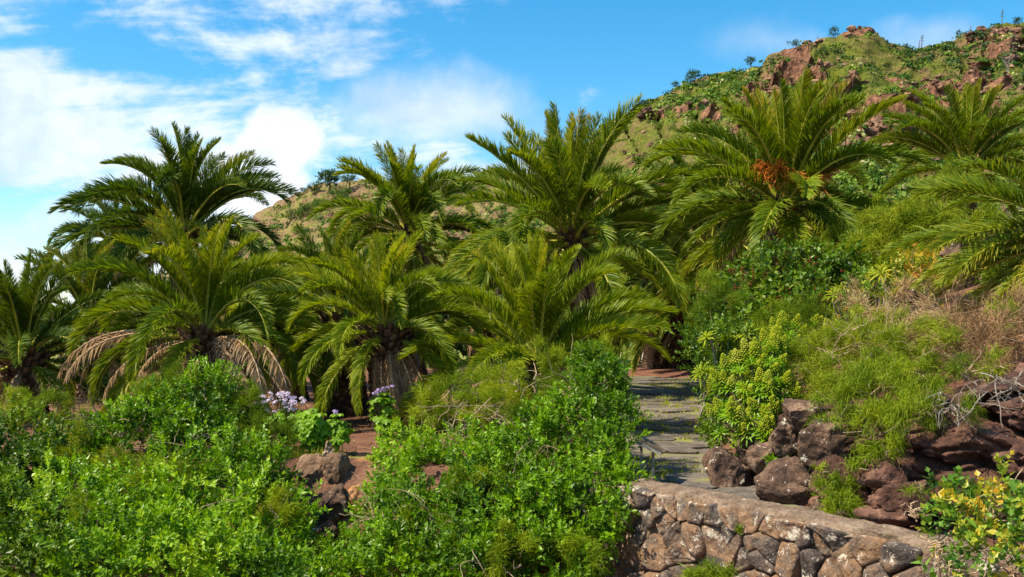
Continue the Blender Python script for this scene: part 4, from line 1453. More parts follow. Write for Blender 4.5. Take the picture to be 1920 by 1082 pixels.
feather('feathery_shrub', 'feathery green shrub on top of the left mound', [(300, 735, 15.9, 42), (265, 765, 15.6, 34), (345, 715, 16.0, 30)], 20, seed=31, ln=0.24)
feather('feathery_shrub', 'feathery green shrub in the left thicket', [(160, 880, 14.2, 50), (140, 830, 14.8, 46), (220, 880, 14.0, 40)], 16, seed=32, ln=0.26)
feather('feathery_shrub', 'dark feathery shrub left of the lilac flowers', [(460, 770, 15.8, 42), (470, 820, 15.4, 52), (510, 830, 15.3, 40), (445, 730, 16.0, 26)], 18, seed=33, ln=0.27, tone=0.38)
feather('feathery_shrub', 'feathery shrub at the far left edge of the terrace', [(30, 770, 16.5, 46), (90, 770, 16.4, 36), (-20, 800, 16.2, 50)], 16, seed=34, ln=0.25, tone=0.5)
feather('feathery_shrub', 'feathery bright shrub in front of the upright low palm', [(840, 750, 16.2, 46), (800, 770, 16.0, 36), (930, 720, 16.4, 48), (890, 770, 15.8, 46), (960, 770, 15.4, 50)], 20, seed=35, ln=0.28)
feather('feathery_shrub', 'tall feathery shrub right of the upright low palm', [(1050, 690, 15.2, 44), (1100, 720, 14.8, 44), (1060, 740, 14.8, 50), (1130, 680, 14.6, 40), (1130, 760, 14.2, 36), (1170, 730, 14.0, 26)], 20, seed=36, ln=0.26)
feather('feathery_shrub', 'feathery growth low in the centre thicket', [(900, 920, 12.6, 60), (800, 1010, 12.1, 60), (960, 1040, 11.4, 56), (1090, 1040, 11.2, 40)], 16, seed=37, ln=0.26, tone=0.4)
feather('feathery_shrub', 'feathery growth low in the left thicket', [(300, 900, 13.2, 46), (520, 960, 12.6, 40), (170, 960, 12.0, 40)], 15, seed=38, ln=0.25, tone=0.42)
feather('feathery_shrub', 'feathery clump in the middle of the centre thicket', [(1000, 800, 14.0, 50), (1060, 870, 12.9, 46)], 16, seed=39, ln=0.26, tone=0.48)

# --- planting on the right-hand slope
leaf_shrub('berry_shrub', 'glossy shrub with dark red berries below the fruiting palm',
           [(1400, 560, 19.5, 70), (1460, 520, 20.0, 60), (1540, 520, 19.8, 62), (1390, 610, 18.5, 60), (1500, 570, 18.8, 70), (1580, 500, 20.2, 46), (1600, 540, 19.4, 40)], 60, 0.27, 'shrub_dark', seed=51,
           templ=SPB, twn=20, tone=0.6, group='slope shrubs', wild=0.45, twmat='twig_grey')
leaf_shrub('leafy_shrub', 'dark dense shrub overhanging the path on the right', [(1335, 640, 17.5, 60), (1330, 690, 16.8, 50), (1380, 660, 16.6, 60), (1345, 730, 16.2, 36), (1350, 780, 15.2, 44), (1375, 820, 14.4, 40), (1345, 815, 14.6, 30)], 80, 0.22, 'shrub_dark', seed=52, twn=10, group='slope shrubs')
feather('feathery_shrub', 'dark feathery shrub above the path', [(1350, 590, 18.8, 50), (1460, 630, 17.4, 60), (1410, 660, 16.8, 56), (1520, 610, 17.6, 60), (1330, 545, 20.0, 40)], 15, seed=53, ln=0.3, tone=0.40)
feather('feathery_shrub', 'yellow green feathery shrub below the golden palm fronds', [(1690, 440, 20.5, 60), (1740, 430, 20.0, 56), (1640, 470, 20.5, 50), (1700, 500, 19.5, 50), (1760, 380, 22, 50), (1790, 350, 23, 40)], 15, mat='feather_yel', seed=54, ln=0.34, w=0.006, tone=0.42)
feather('feathery_shrub', 'wide yellow green feathery shrub in the middle of the slope', [(1490, 690, 14.2, 62), (1560, 665, 14.2, 66), (1640, 645, 13.9, 72), (1580, 730, 13.0, 62), (1510, 725, 13.6, 48), (1700, 680, 12.8, 66), (1740, 640, 13.0, 50), (1640, 700, 12.6, 50)],
        17, mat='feather_yel', seed=55, ln=0.28, tone=0.54, twn=30)
feather('feathery_shrub', 'bright green feathery shrub cascading over the boulders', [(1590, 755, 11.6, 56), (1650, 730, 11.3, 64), (1575, 800, 11.2, 40), (1640, 800, 10.7, 50), (1720, 730, 10.9, 56), (1765, 760, 10.4, 46),
                                                                                   (1625, 860, 10.5, 34), (1700, 795, 10.3, 40), (1805, 770, 10.0, 30), (1660, 850, 10.3, 26)], 20, seed=56, ln=0.25, hang=0.9, tone=0.64, twn=40)
feather('feathery_tuft', 'feathery tuft hanging low over the wall top', [(1565, 915, 10.6, 24), (1575, 945, 10.4, 24), (1545, 893, 10.8, 16)], 40, seed=57, ln=0.26, hang=1.3, twn=2)
feather('feathery_tuft', 'small feathery tuft on the lava ledge', [(1715, 918, 9.5, 20)], 40, seed=58, ln=0.17, hang=0.4, twn=2)
feather('feathery_tuft', 'grassy tuft growing from the face of the stone wall', [(1394, 1004, 10.28, 12)], 60, seed=59, ln=0.13, hang=0.5, twn=0)
feather('feathery_tuft', 'little tuft on the boulder beside the path', [(1442, 855, 12.5, 10)], 60, seed=60, ln=0.10, hang=0.3, twn=0, mat='feather_yel')
feather('feathery_shrub', 'yellow green feathery growth among the dry straw at the right edge', [(1830, 690, 11.4, 46), (1780, 660, 12.0, 46), (1880, 600, 12.4, 30)], 12, mat='feather_yel', seed=67, ln=0.26, tone=0.4)
feather('dry_shrub', 'dry straw coloured shrub under the golden palm fronds', [(1800, 640, 12.8, 76), (1860, 670, 12.0, 70), (1900, 620, 12.4, 70), (1780, 590, 14.2, 60), (1860, 590, 13.4, 60), (1950, 650, 11.8, 80)], 7, mat='dry', seed=61, ln=0.34,
        hang=0.12, twn=60, tone=0.45, group='dry shrubs', spread=0.6)
feather('dry_shrub', 'sparse dry grass on the slope beside the rosette plants', [(1680, 590, 15.6, 56), (1740, 560, 16.2, 56), (1640, 600, 15.6, 46), (1720, 620, 14.6, 50), (1620, 560, 17, 40)], 5, mat='dry', seed=62, ln=0.32, hang=0.15, twn=30,
        tone=0.5, group='dry shrubs')
leaf_shrub('leafy_shrub', 'loose yellowing shrub on the slope beside the rosette plants', [(1660, 560, 16.8, 60), (1720, 520, 17.8, 56), (1600, 600, 16.4, 46), (1690, 610, 15.4, 40)], 42, 0.2, 'shrub_yel', seed=63, twn=20, group='slope shrubs', tone=0.42)
feather('feathery_shrub', 'olive feathery shrub high on the right slope', [(1620, 440, 24, 50), (1580, 470, 23, 46), (1840, 440, 19, 60), (1900, 520, 17, 60)], 10, mat='feather_yel', seed=64, ln=0.36, w=0.006, tone=0.3)
leaf_shrub('yellowing_shrub', 'open shrub with green and yellow leaves in the lower right corner',
           [(1810, 960, 7.2, 80), (1880, 990, 7.0, 80), (1760, 1010, 7.3, 52), (1850, 1050, 6.8, 95), (1770, 1060, 7.0, 50), (1940, 940, 7.2, 70), (1930, 1060, 6.7, 80), (1720, 960, 7.5, 26)], 85, 0.165, 'shrub_yel', seed=65,
           templ=SPB, twn=70, group='slope shrubs', wild=0.5, twr=0.005, tone=0.53)
feather('grass_tuft', 'green blades poking up at the bottom below the stone wall', [(1345, 1082, 8.6, 26, .5), (1310, 1085, 8.6, 20, .5)], 90, seed=66, ln=0.16, hang=0.15, twn=0, mat='feather_yel')
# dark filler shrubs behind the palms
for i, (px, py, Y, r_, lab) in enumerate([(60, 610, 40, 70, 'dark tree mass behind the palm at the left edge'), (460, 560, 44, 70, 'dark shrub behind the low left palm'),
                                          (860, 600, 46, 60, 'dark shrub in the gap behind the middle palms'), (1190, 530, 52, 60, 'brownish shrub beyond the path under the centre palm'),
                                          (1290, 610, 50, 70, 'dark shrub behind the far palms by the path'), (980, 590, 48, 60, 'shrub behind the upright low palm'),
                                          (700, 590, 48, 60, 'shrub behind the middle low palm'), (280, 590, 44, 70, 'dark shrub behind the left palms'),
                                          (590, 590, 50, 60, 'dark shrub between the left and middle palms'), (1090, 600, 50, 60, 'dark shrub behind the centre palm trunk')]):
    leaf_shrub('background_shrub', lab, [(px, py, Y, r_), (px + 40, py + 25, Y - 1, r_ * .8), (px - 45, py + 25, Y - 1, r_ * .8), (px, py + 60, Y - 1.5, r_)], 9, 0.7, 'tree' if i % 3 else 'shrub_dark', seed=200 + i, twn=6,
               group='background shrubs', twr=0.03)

# ---------------------------------------------------------------- rosette and flowering plants
def rosette_mesh(name, n, L, w, mat, seed, cone=0.5):
    r = np.random.default_rng(seed)
    i = np.arange(n)
    th = i * 2.39996
    el = R(1) * (88 - 95 * (i / n) ** cone + r.normal(size=n) * 6)
    d = np.stack([np.cos(th) * np.cos(el), np.sin(th) * np.cos(el), np.sin(el)], 1)
    s = np.stack([-np.sin(th), np.cos(th), 0 * th], 1)
    l = L * r.uniform(0.75, 1.1, n) * (0.6 + 0.4 * (i / n))
    p0 = d * 0.012
    m1 = p0 + d * (l * .5)[:, None]
    m2 = m1 + unit(d + np.array([0, 0, -0.35])) * (l * .32)[:, None]
    tip = m2 + unit(d + np.array([0, 0, -0.8])) * (l * .2)[:, None]
    V = np.stack([p0 - s * w * .4, p0 + s * w * .4, m1 - s * w, m1 + s * w, m2 - s * w * .8, m2 + s * w * .8, tip], 1).reshape(-1, 3)
    b = (i * 7)[:, None]
    mb = MB()
    mb.add(V, [np.concatenate([b + np.array([[0, 1, 3, 2]]), b + np.array([[2, 3, 5, 4]])]), b + np.array([[4, 5, 6]])],
           np.repeat(r.uniform(0.35, 0.8, n), 7))
    return mb.mesh(name, M[mat])


def spike_mesh(seed, H=0.17, W=0.085):
    """cone of small round bracts"""
    r = np.random.default_rng(seed)
    mb = MB()
    t = np.linspace(0, 1, 4)
    V, Q = tube(np.c_[0 * t, 0 * t, t * H - 0.1], 0.008, 4)
    mb.add(V, Q, 0.3)
    oc = np.array([[1, 0, 0], [-1, 0, 0], [0, 1, 0], [0, -1, 0], [0, 0, .8], [0, 0, -.8]])
    of = np.array([[0, 2, 4], [2, 1, 4], [1, 3, 4], [3, 0, 4], [2, 0, 5], [1, 2, 5], [3, 1, 5], [0, 3, 5]])
    for k in range(64):
        z = k / 64
        rad = W * (1 - z) ** 0.65 * r.uniform(0.75, 1.05)
        th = k * 2.39996
        c = np.array([math.cos(th) * rad, math.sin(th) * rad, z * H])
        mb.add(oc * r.uniform(0.011, 0.017) + c, of, r.uniform(0.3, 0.95))
    return mb.mesh('flower_spike', M['bract'])


ROS = [rosette_mesh('rosette', 26, 0.19, 0.010, 'shrub', 60 + k) for k in range(3)]
ROSD = [rosette_mesh('rosette', 30, 0.24, 0.011, 'feather', 70 + k) for k in range(2)]
ROSY = rosette_mesh('rosette', 30, 0.24, 0.013, 'feather_yel', 80)
SPK = [spike_mesh(k) for k in (1, 2, 3)]


def euphorbia(label, spec, base, seed, n=46, spikes=0.75, ros=ROS, group='flowering shrubs', size=1.0, name='flowering_shrub'):
    r = np.random.default_rng(seed)
    L = np.array(to_lobes(spec))
    b = np.array(base)
    root = thing(name, label, 'shrub', tuple(b), group)
    mb = MB()
    t = np.linspace(0, 1, 10)[:, None]
    fork = b + (L[:, :3].mean(0) - b) * 0.38
    V, Q = tube(b + (fork - b) * t + np.array([0.06, 0, 0]) * np.sin(t * 3.1), 0.045 * (1.1 - .4 * t[:, 0]), 6)
    mb.add(V, Q)
    for k in range(n):
        q = L[r.integers(0, len(L))]
        d = unit(r.normal(size=3) + np.array([0, -0.35, 0.45]))
        tip = q[:3] + d * q[3:] * r.uniform(0.7, 1.0)
        bend = r.normal(size=3) * 0.12 + np.array([0, 0, -0.12])
        P = fork + (tip - fork) * t + bend * (t * (1 - t)) * 3
        V, Q = tube(P, 0.020 * (1.15 - .75 * t[:, 0]), 4)
        mb.add(V, Q)
        ax = Vector(unit(d * 0.6 + np.array([0, 0, 0.8])))
        e = ax.to_track_quat('Z', 'Y').to_euler()
        e.z += 0
        loc = tip - b
        link('rosette', ros[k % len(ros)], root, loc, e, size * r.uniform(0.85, 1.2))
        if r.random() < spikes:
            link('flower_spike', SPK[k % 3], root, loc + np.array(ax) * 0.06 * size, e, size * r.uniform(0.8, 1.15))
    mb.V = [v - b for v in mb.V]
    tag(mb.build('branch', M['bark'], root), kind='stuff')
    return root


euphorbia('bush with dense yellow green flower spikes beside the path', [(1395, 720, 13.6, 52), (1430, 690, 13.7, 46), (1385, 790, 13.2, 48), (1440, 750, 13.3, 46), (1420, 810, 13.0, 38), (1365, 745, 13.6, 30), (1450, 660, 14.0, 24)],
          at(1443, 905, 12.8), 7, 120, 0.8)
euphorbia('small yellow green flowering bush higher up the slope', [(1470, 640, 15.4, 36), (1500, 620, 15.6, 30), (1575, 640, 15.0, 26)], at(1490, 690, 15.2), 8, 26, 0.8)
for i, (px, py, Y, mt, k, lab) in enumerate([
        (1640, 525, 17.0, ROSD, 1.5, 'spiky green rosette plant highest on the slope beside the dry shrubs'), (1575, 545, 17.5, ROSD, 1.2, 'spiky green rosette plant right of the red berries'),
        (1700, 528, 16.0, [ROSY], 1.3, 'yellow rosette plant on a pale forked stem'), (1680, 552, 15.8, [ROSY], 1.1, 'smaller yellow rosette plant below the forked one'),
        (1360, 640, 16.4, ROSD, 1.3, 'dark spiky rosette plant over the path edge'), (1316, 700, 15.9, ROSD, 1.4, 'spiky rosette plant leaning over the path'),
        (1350, 715, 15.3, ROSD, 1.2, 'spiky rosette plant at the left of the yellow flowered bush'), (1445, 865, 12.2, ROS, 1.0, 'small rosette with white flowers on the boulder'),
        (1650, 620, 14.6, ROSD, 1.0, 'spiky rosette plant in the feathery slope growth')]):
    tip = at(px, py, Y)
    bz = tip - np.array([0.05, -0.1, 0.45])
    root = thing('rosette_plant', lab, 'plant', tuple(bz), 'rosette plants')
    mb = MB()
    t = np.linspace(0, 1, 8)[:, None]
    for k2 in range(3):
        q = tip + rng.normal(size=3) * np.array([0.16, 0.12, 0.08]) * k * (k2 > 0)
        V, Q = tube((tip - np.array([0, 0, .8])) * (1 - t) + q * t + np.array([0.05, 0.0, 0]) * np.sin(t * 4 + i), 0.02 * (1.2 - .5 * t[:, 0]), 5)
        mb.add(V - bz, Q)
        link('rosette', mt[k2 % len(mt)], root, q - bz, (rng.normal() * .3 - .15, rng.normal() * .3, rng.random() * 6), k * rng.uniform(0.8, 1.1))
    tag(mb.build('stem', M['twig_grey'], root), kind='stuff')


def add_berries():
    root = next(o for o in col.objects if o.name.startswith('berry_shrub'))
    L = np.array(to_lobes([(1400, 560, 19.5, 70), (1460, 520, 20.0, 60), (1540, 520, 19.8, 62), (1390, 610, 18.5, 60), (1500, 570, 18.8, 70)]))
    V = np.array([[1, 0, 0], [-1, 0, 0], [0, 1, 0], [0, -1, 0], [0, 0, 1], [0, 0, -1]], float)
    Fc = np.array([[0, 2, 4], [2, 1, 4], [1, 3, 4], [3, 0, 4], [2, 0, 5], [1, 2, 5], [3, 1, 5], [0, 3, 5]])
    mb = MB()
    for k in range(70):
        q = L[rng.integers(0, len(L))]
        d = unit(rng.normal(size=3) + np.array([0, -0.9, 0.2]))
        c = q[:3] + d * q[3:] * rng.uniform(0.95, 1.12)
        for j in range(9):
            mb.add(V * 0.018 + c + rng.normal(size=3) * np.array([0.03, 0.03, 0.07]) - np.array(root.location), Fc)
    tag(mb.build('berries', M['berry'], root, smooth=True), kind='stuff')


add_berries()


# --- big-leaved plants with lilac and purple flowers on the terrace
def big_leaf_mesh(seed, lobes=7):
    r = np.random.default_rng(seed)
    n = 28
    th = np.linspace(-2.75, 2.75, n)
    rad = 0.115 * (1 + 0.12 * np.abs(np.sin(th * lobes / 2)) - 0.25 * np.exp(-(np.abs(th) - 2.75) ** 2 * 6)) * r.uniform(0.94, 1.06, n)
    x, y = rad * np.cos(th), rad * np.sin(th)
    z = 0.02 * np.cos(th * lobes) - 1.6 * rad ** 2
    V = [np.array([[0, 0, 0]]), np.c_[x * .5, y * .5, z * .3 + 0.008], np.c_[x, y, z]]
    i = np.arange(n - 1)
    mb = MB()
    mb.add(np.concatenate(V), [np.stack([i * 0, 1 + i, 2 + i], 1), np.stack([1 + i, 1 + n + i, 2 + n + i, 2 + i], 1)], 0.6)
    t = np.linspace(0, 1, 5)[:, None]
    V, Q = tube(np.array([0, 0, 0]) + t * np.array([-0.06, 0, -0.16]), 0.004, 3)
    mb.add(V, Q, 0.7)
    return mb.mesh('leaf', M['shrub'])


BL = [big_leaf_mesh(k) for k in (1, 2, 3)]


def head_mesh(mat, seed, n=26, R0=0.045):
    r = np.random.default_rng(seed)
    d = unit(r.normal(size=(n, 3)))
    d[:, 2] = np.abs(d[:, 2])
    p = d * R0 * np.array([1, 1, .7])
    nn = unit(d + r.normal(size=(n, 3)) * .3)
    a = unit(np.cross(nn, r.normal(size=(n, 3))))
    b = np.cross(nn, a)
    s = 0.014
    V = np.stack([p - a * s, p - b * s, p + a * s, p + b * s], 1).reshape(-1, 3)
    mb = MB()
    mb.add(V, np.arange(4 * n).reshape(n, 4), np.repeat(r.uniform(0.2, 1, n), 4))
    t = np.linspace(0, 1, 4)[:, None]
    V, Q = tube(t * np.array([0.02, 0, -0.16]), 0.004, 3)
    mb.add(V, Q, 0.1, 1)
    return mb.mesh('flower_head', [M[mat], M['shrub']])


HW = [head_mesh('white_petal', k) for k in (1, 2)]
HP = [head_mesh('purple_petal', k) for k in (3, 4)]


def flower_plant(label, px, py, Y, w, h, nleaf, heads, mesh, nhead, seed, lk=1.0):
    """leaves fill an ellipse w x h pixels; heads = centre and spread in pixels"""
    r = np.random.default_rng(seed)
    c = at(px, py, Y)
    k = Y / F
    b = np.array([c[0], c[1], float(zg(c[:2])[0])])
    root = thing('flowering_plant', label, 'plant', tuple(b), 'flowering plants')
    mb = MB()
    for i in range(nleaf):
        d = unit(r.normal(size=3))
        q = c + d * np.array([w * k, w * k * .7, h * k]) * r.uniform(0.55, 1.0)
        q[2] = max(q[2], b[2] + 0.08)
        nrm = Vector(unit(d * .6 + np.array([0, -0.35, 0.8]) + r.normal(size=3) * .25))
        link('leaf', BL[i % 3], root, q - b, nrm.to_track_quat('Z', 'X').to_euler(), lk * r.uniform(0.6, 1.15))
        t = np.linspace(0, 1, 5)[:, None]
        V, Q = tube((b + np.array([0, 0, .02])) * (1 - t) + q * t + np.array([0, 0, .06]) * np.sin(t * 3.1), 0.006, 4)
        mb.add(V - b, Q)
    if nhead:
        hx, hy, sx, sy = heads
        for i in range(nhead):
            a = r.normal(size=2)
            a = a / max(1, np.linalg.norm(a) / 1.5)
            q = at(hx + a[0] * sx, hy + a[1] * sy, Y + r.normal() * .15)
            link('flower_head', mesh[i % 2], root, q - b, (r.normal() * .3 - .3, r.normal() * .3, r.random() * 6), r.uniform(0.8, 1.3))
            V, Q = tube(b * (1 - t) + q * t + np.array([0, 0, .1]) * np.sin(t * 3.1), 0.004, 3)
            mb.add(V - b, Q)
    tag(mb.build('stem', M['shrub_dark'], root), kind='stuff')


flower_plant('mound of pale lilac flowers under the drooping dry fronds', 540, 790, 16.6, 60, 34, 26, (525, 755, 30, 12), HW, 46, 1)
flower_plant('big leaved green plant right of the lilac flowers', 585, 805, 15.9, 52, 40, 44, (0, 0, 0, 0), HW, 0, 2, 1.1)
flower_plant('big leaved plant topped by one purple flower', 632, 812, 15.8, 30, 40, 22, (630, 772, 4, 3), HP, 2, 3)
flower_plant('purple flowered climber against the dark palm trunk', 715, 770, 17.6, 26, 44, 26, (712, 733, 18, 10), HP, 9, 4)
flower_plant('round leaved plant at the foot of the middle palm', 722, 805, 17.0, 26, 22, 20, (0, 0, 0, 0), HW, 0, 5, .9)

# ---------------------------------------------------------------- trees on the ridges
def hill_pt(H, px, py):
    P = H.reshape(-1, 3)
    a = 960 + F * P[:, 0] / P[:, 1]
    b = HOR - F * (P[:, 2] - CAMZ) / P[:, 1]
    return P[np.argmin((a - px) ** 2 + (b - py) ** 2)]


def hill_tree(label, H, px, py, r_, seed, mat='tree', wide=1.0, tone=0.5, name='hill_tree'):
    r = np.random.default_rng(seed)
    b = hill_pt(H, px, py + r_)
    k = b[1] / F
    c = b + np.array([0, 0, r_ * k * 1.05])
    rad = r_ * k
    root = thing(name, label, 'tree', tuple(b), 'trees on the hillside')
    lobes = [(c[0], c[1], c[2], rad * .75 * wide, rad * .75, rad * .7)]
    for _ in range(6):
        d = r.normal(size=3) * np.array([.5 * wide, .4, .3]) * rad
        lobes.append((c[0] + d[0], c[1] + d[1], c[2] + d[2], rad * .45, rad * .45, rad * .4))
    P, D, _ = lobe_points(lobes, 120 / (rad * rad * 12) + 1.5, seed=seed, wild=.35, cull=.5)
    mb = MB()
    n = len(P)
    tt = tone + .25 * fbm(P * .8, 2, seed) + r.normal(size=n) * .1
    kt = r.integers(0, 5, n)
    Mx = frames(unit(D + np.array([0, 0, .4]) + r.normal(size=(n, 3)) * .4))
    s = rad * .38 * r.uniform(.7, 1.2, n)
    for q in range(5):
        m = kt == q
        stamp(mb, SP[q], P[m] - b - (D[m] * s[m][:, None] * .4), Mx[m], s[m], tt[m])
    mb.build('crown', M[mat], root)
    mb = MB()
    t = np.linspace(0, 1, 5)[:, None]
    V, Q = tube(np.array([0, 0, -.4]) + t * (c - b) + np.array([.1, 0, 0]) * np.sin(t * 3) * rad, rad * .09 * (1.3 - t[:, 0] * .6), 6)
    mb.add(V, Q)
    for l in lobes[1:4]:
        V, Q = tube((c - b) * .5 * (1 - t) + (np.array(l[:3]) - b) * t, rad * .04, 4)
        mb.add(V, Q)
    mb.build('trunk', M['bark'], root)


for i, (H, px, py, r_, lab, w) in enumerate([
        (HN, 1405, 106, 11, 'small round tree on the skyline left of the red cliff', 1.0), (HN, 1490, 76, 8, 'tiny dark tree on the cliff top skyline', .9),
        (HN, 1560, 60, 10, 'small tree on the skyline just left of the summit', 1.0), (HN, 1303, 147, 14, 'spreading tree on the skyline of the green slope', 1.4),
        (HN, 1265, 160, 8, 'small tree left of the spreading skyline tree', 1.0), (HN, 1205, 193, 7, 'little tree low on the green skyline', 1.0), (HN, 1543, 98, 13, 'dark green tree in a cleft of the red cliff', .7),
        (HN, 1140, 226, 9, 'dark tree where the ridge meets the centre palm', 1.2), (HN, 1795, 62, 7, 'small bush on the skyline of the right shoulder', 1.1), (HN, 1910, 40, 9, 'small tree at the right end of the skyline', 1.0),
        (HF, 617, 338, 21, 'large dark tree crowning the dry hill', 1.25), (HF, 588, 350, 13, 'smaller tree left of the large dark tree on the dry hill', 1.2), (HF, 655, 340, 14, 'low tree right of the large dark tree on the dry hill', 1.5),
        (HF, 545, 361, 5, 'tiny tree on the dry skyline beside the palm tips', 1.0), (HF, 502, 380, 5, 'tiny lowest tree on the dry skyline', 1.0), (HF, 895, 327, 8, 'small tree on the dry skyline right of the middle palm', 1.2),
        (HF, 862, 334, 8, 'low tree on the dry skyline behind the middle palm', 1.5), (HF, 568, 356, 7, 'small tree in the dry skyline row', 1.0)]):
    hill_tree(lab, H, px, py, r_, 300 + i, wide=w)
ORD = ['topmost', 'second from the top', 'third from the top', 'fourth from the top', 'fifth from the top', 'third from the bottom', 'second from the bottom', 'lowest']
ROW = [(645, 360, 13), (628, 366, 13), (612, 374, 14), (598, 382, 13), (584, 390, 13), (570, 396, 12), (556, 402, 12), (545, 408, 9)]
for i, (px, py, r_) in enumerate(ROW):
    lab = 'olive shrub, %s in the diagonal row across the dry hill' % ORD[i]
    hill_tree(lab, HF, px, py, r_, 340 + i, 'shrub_dark', 1.3, .35, 'hill_shrub')


def bare_tree():
    b = hill_pt(HN, 1894, 152)
    k = b[1] / F
    root = thing('bare_tree', 'pale leafless tree standing on the right hillside', 'tree', tuple(b), None)
    r = np.random.default_rng(5)
    mb = MB()
    t = np.linspace(0, 1, 8)[:, None]
    top = np.array([-14 * k, 0, 46 * k])
    V, Q = tube(t * top + np.array([3 * k, 0, 0]) * np.sin(t * 3.1), 0.22 * (1.1 - t[:, 0] * .6), 6)
    mb.add(V, Q)
    mb.build('trunk', M['twig_grey'], root)
    mb = MB()
    for i in range(14):
        f = r.uniform(.4, 1)
        p = top * f + np.array([3 * k, 0, 0]) * math.sin(f * 3.1)
        d = unit(np.array([r.normal(), r.normal() * .6, .7])) * r.uniform(10, 26) * k
        V, Q = tube(p + d * t + r.normal(size=3) * .3 * t * (1 - t), 0.10 * (1.05 - t[:, 0] * .9), 4)
        mb.add(V, Q)
    tag(mb.build('branch', M['twig_grey'], root), kind='stuff')


bare_tree()
for i, (px, py, h, lab) in enumerate([(1727, 86, 24, 'thin agave stalk standing alone on the saddle skyline'), (1879, 50, 30, 'tallest thin agave stalk at the right skyline'), (1822, 66, 16, 'short thin agave stalk on the right shoulder skyline'),
                                      (1720, 87, 14, 'short agave stalk beside the lone saddle stalk'), (1532, 72, 9, 'tiny stalk on the cliff skyline')]):
    b = hill_pt(HN, px, py)
    k = b[1] / F
    root = thing('agave_stalk', lab, 'plant', tuple(b), 'agave stalks on the skyline')
    t = np.linspace(0, 1, 8)[:, None]
    mb = MB()
    V, Q = tube(t * np.array([1.5 * k, 0, h * k]), 0.07 * (1.2 - t[:, 0] * .7), 5)
    mb.add(V, Q)
    mb.build('stalk', M['bark'], root)
    if h > 20:
        mb = MB()
        for j in range(9):
            f = .5 + .5 * j / 9
            p = np.array([1.5 * k * f, 0, h * k * f])
            d = np.array([math.cos(j * 2.4), math.sin(j * 2.4), .35]) * (3.2 - 2 * (f - .5)) * k
            V, Q = tube(p + d * t[::2], 0.05, 3)
            mb.add(V, Q)
            V, Fc = ICO[1]
            mb.add(V * .7 * k * np.array([1.3, 1.3, .6]) + p + d, Fc)
        tag(mb.build('seed_branch', M['bark'], root), kind='stuff')


# ---------------------------------------------------------------- small built things and people
def box(mb, c, s, rot=None):
    V = np.array([[x, y, z] for x in (-.5, .5) for y in (-.5, .5) for z in (-.5, .5)]) * np.array(s)
    if rot is not None:
        V = V @ np.array(rot).T
    mb.add(V + np.array(c), np.array([[0, 1, 3, 2], [4, 6, 7, 5], [0, 4, 5, 1], [2, 3, 7, 6], [0, 2, 6, 4], [1, 5, 7, 3]]))


def info_sign():
    b = at(1213, 893, 13.0)
    b[2] = 0.0
    root = thing('information_sign', 'low tilted information board on two metal posts beside the path', 'sign', tuple(b))
    for dx_, dy_, h in ((-0.07, 0.05, 0.50), (0.075, -0.05, 0.46)):
        mb = MB()
        box(mb, (dx_, dy_, h / 2), (0.035, 0.035, h))
        mb.build('post', M['metal'], root)
    a = R(24)
    Rm = np.array([[math.cos(a), 0, math.sin(a)], [0, 1, 0], [-math.sin(a), 0, math.cos(a)]])
    rz = R(-25)
    Rz = np.array([[math.cos(rz), -math.sin(rz), 0], [math.sin(rz), math.cos(rz), 0], [0, 0, 1]])
    mb = MB()
    box(mb, (0.05, 0.0, 0.50), (0.42, 0.34, 0.02), Rz @ Rm)
    p = mb.build('panel', M['panel_back'], root)
    mb = MB()
    for e in (-.18, .18):
        off = Rz @ Rm @ np.array([0, e, 0.0])
        box(mb, np.array([0.05, 0, .5]) + off, (0.43, 0.03, 0.034), Rz @ Rm)
    mb.build('panel_frame', M['metal'], p)


info_sign()
b = at(1175, 712, 36.0)
root = thing('green_post', 'thin green post at the corner of the red mulch bed', 'post', (b[0], b[1], 0))
mb = MB()
box(mb, (0, 0, .5), (.07, .07, 1.0))
box(mb, (0, 0, 1.01), (.09, .09, .03))
mb.build('shaft', M['green_paint'], root)
b = at(785, 665, 24.0)
root = thing('blue_plaque', 'small blue plaque on a thin post behind the middle palms', 'sign', (b[0], b[1], 0))
mb = MB()
box(mb, (0, 0, b[2] / 2), (.04, .04, b[2]))
mb.build('post', M['metal'], root)
mb = MB()
box(mb, (0, -.03, b[2]), (.14, .02, .17))
mb.build('plate', M['blue_paint'], root)

# dry stump on the terrace edge
c = at(612, 850, 15.0)
mb = MB()
t = np.linspace(0, 1, 9)[:, None]
for j in range(5):
    d = unit(np.array([rng.normal() * .6 + .3, rng.normal() * .4, 1.0])) * rng.uniform(.12, .30)
    V, Q = tube(np.array([rng.normal() * .04, 0, -.06]) + d * t + .02 * np.c_[fbm(np.c_[t * 5 + j, t, t], 3, 1), fbm(np.c_[t * 5 + j, t, t], 3, 2), 0 * t[:, 0]], .035 * (1.2 - t[:, 0] * .8), 6)
    mb.add(V, Q)
o = mb.build('dry_stump', M['twig'])
o.location = tuple(c)
tag(o, 'small splintered dry stump on the terrace boulders', 'stump')


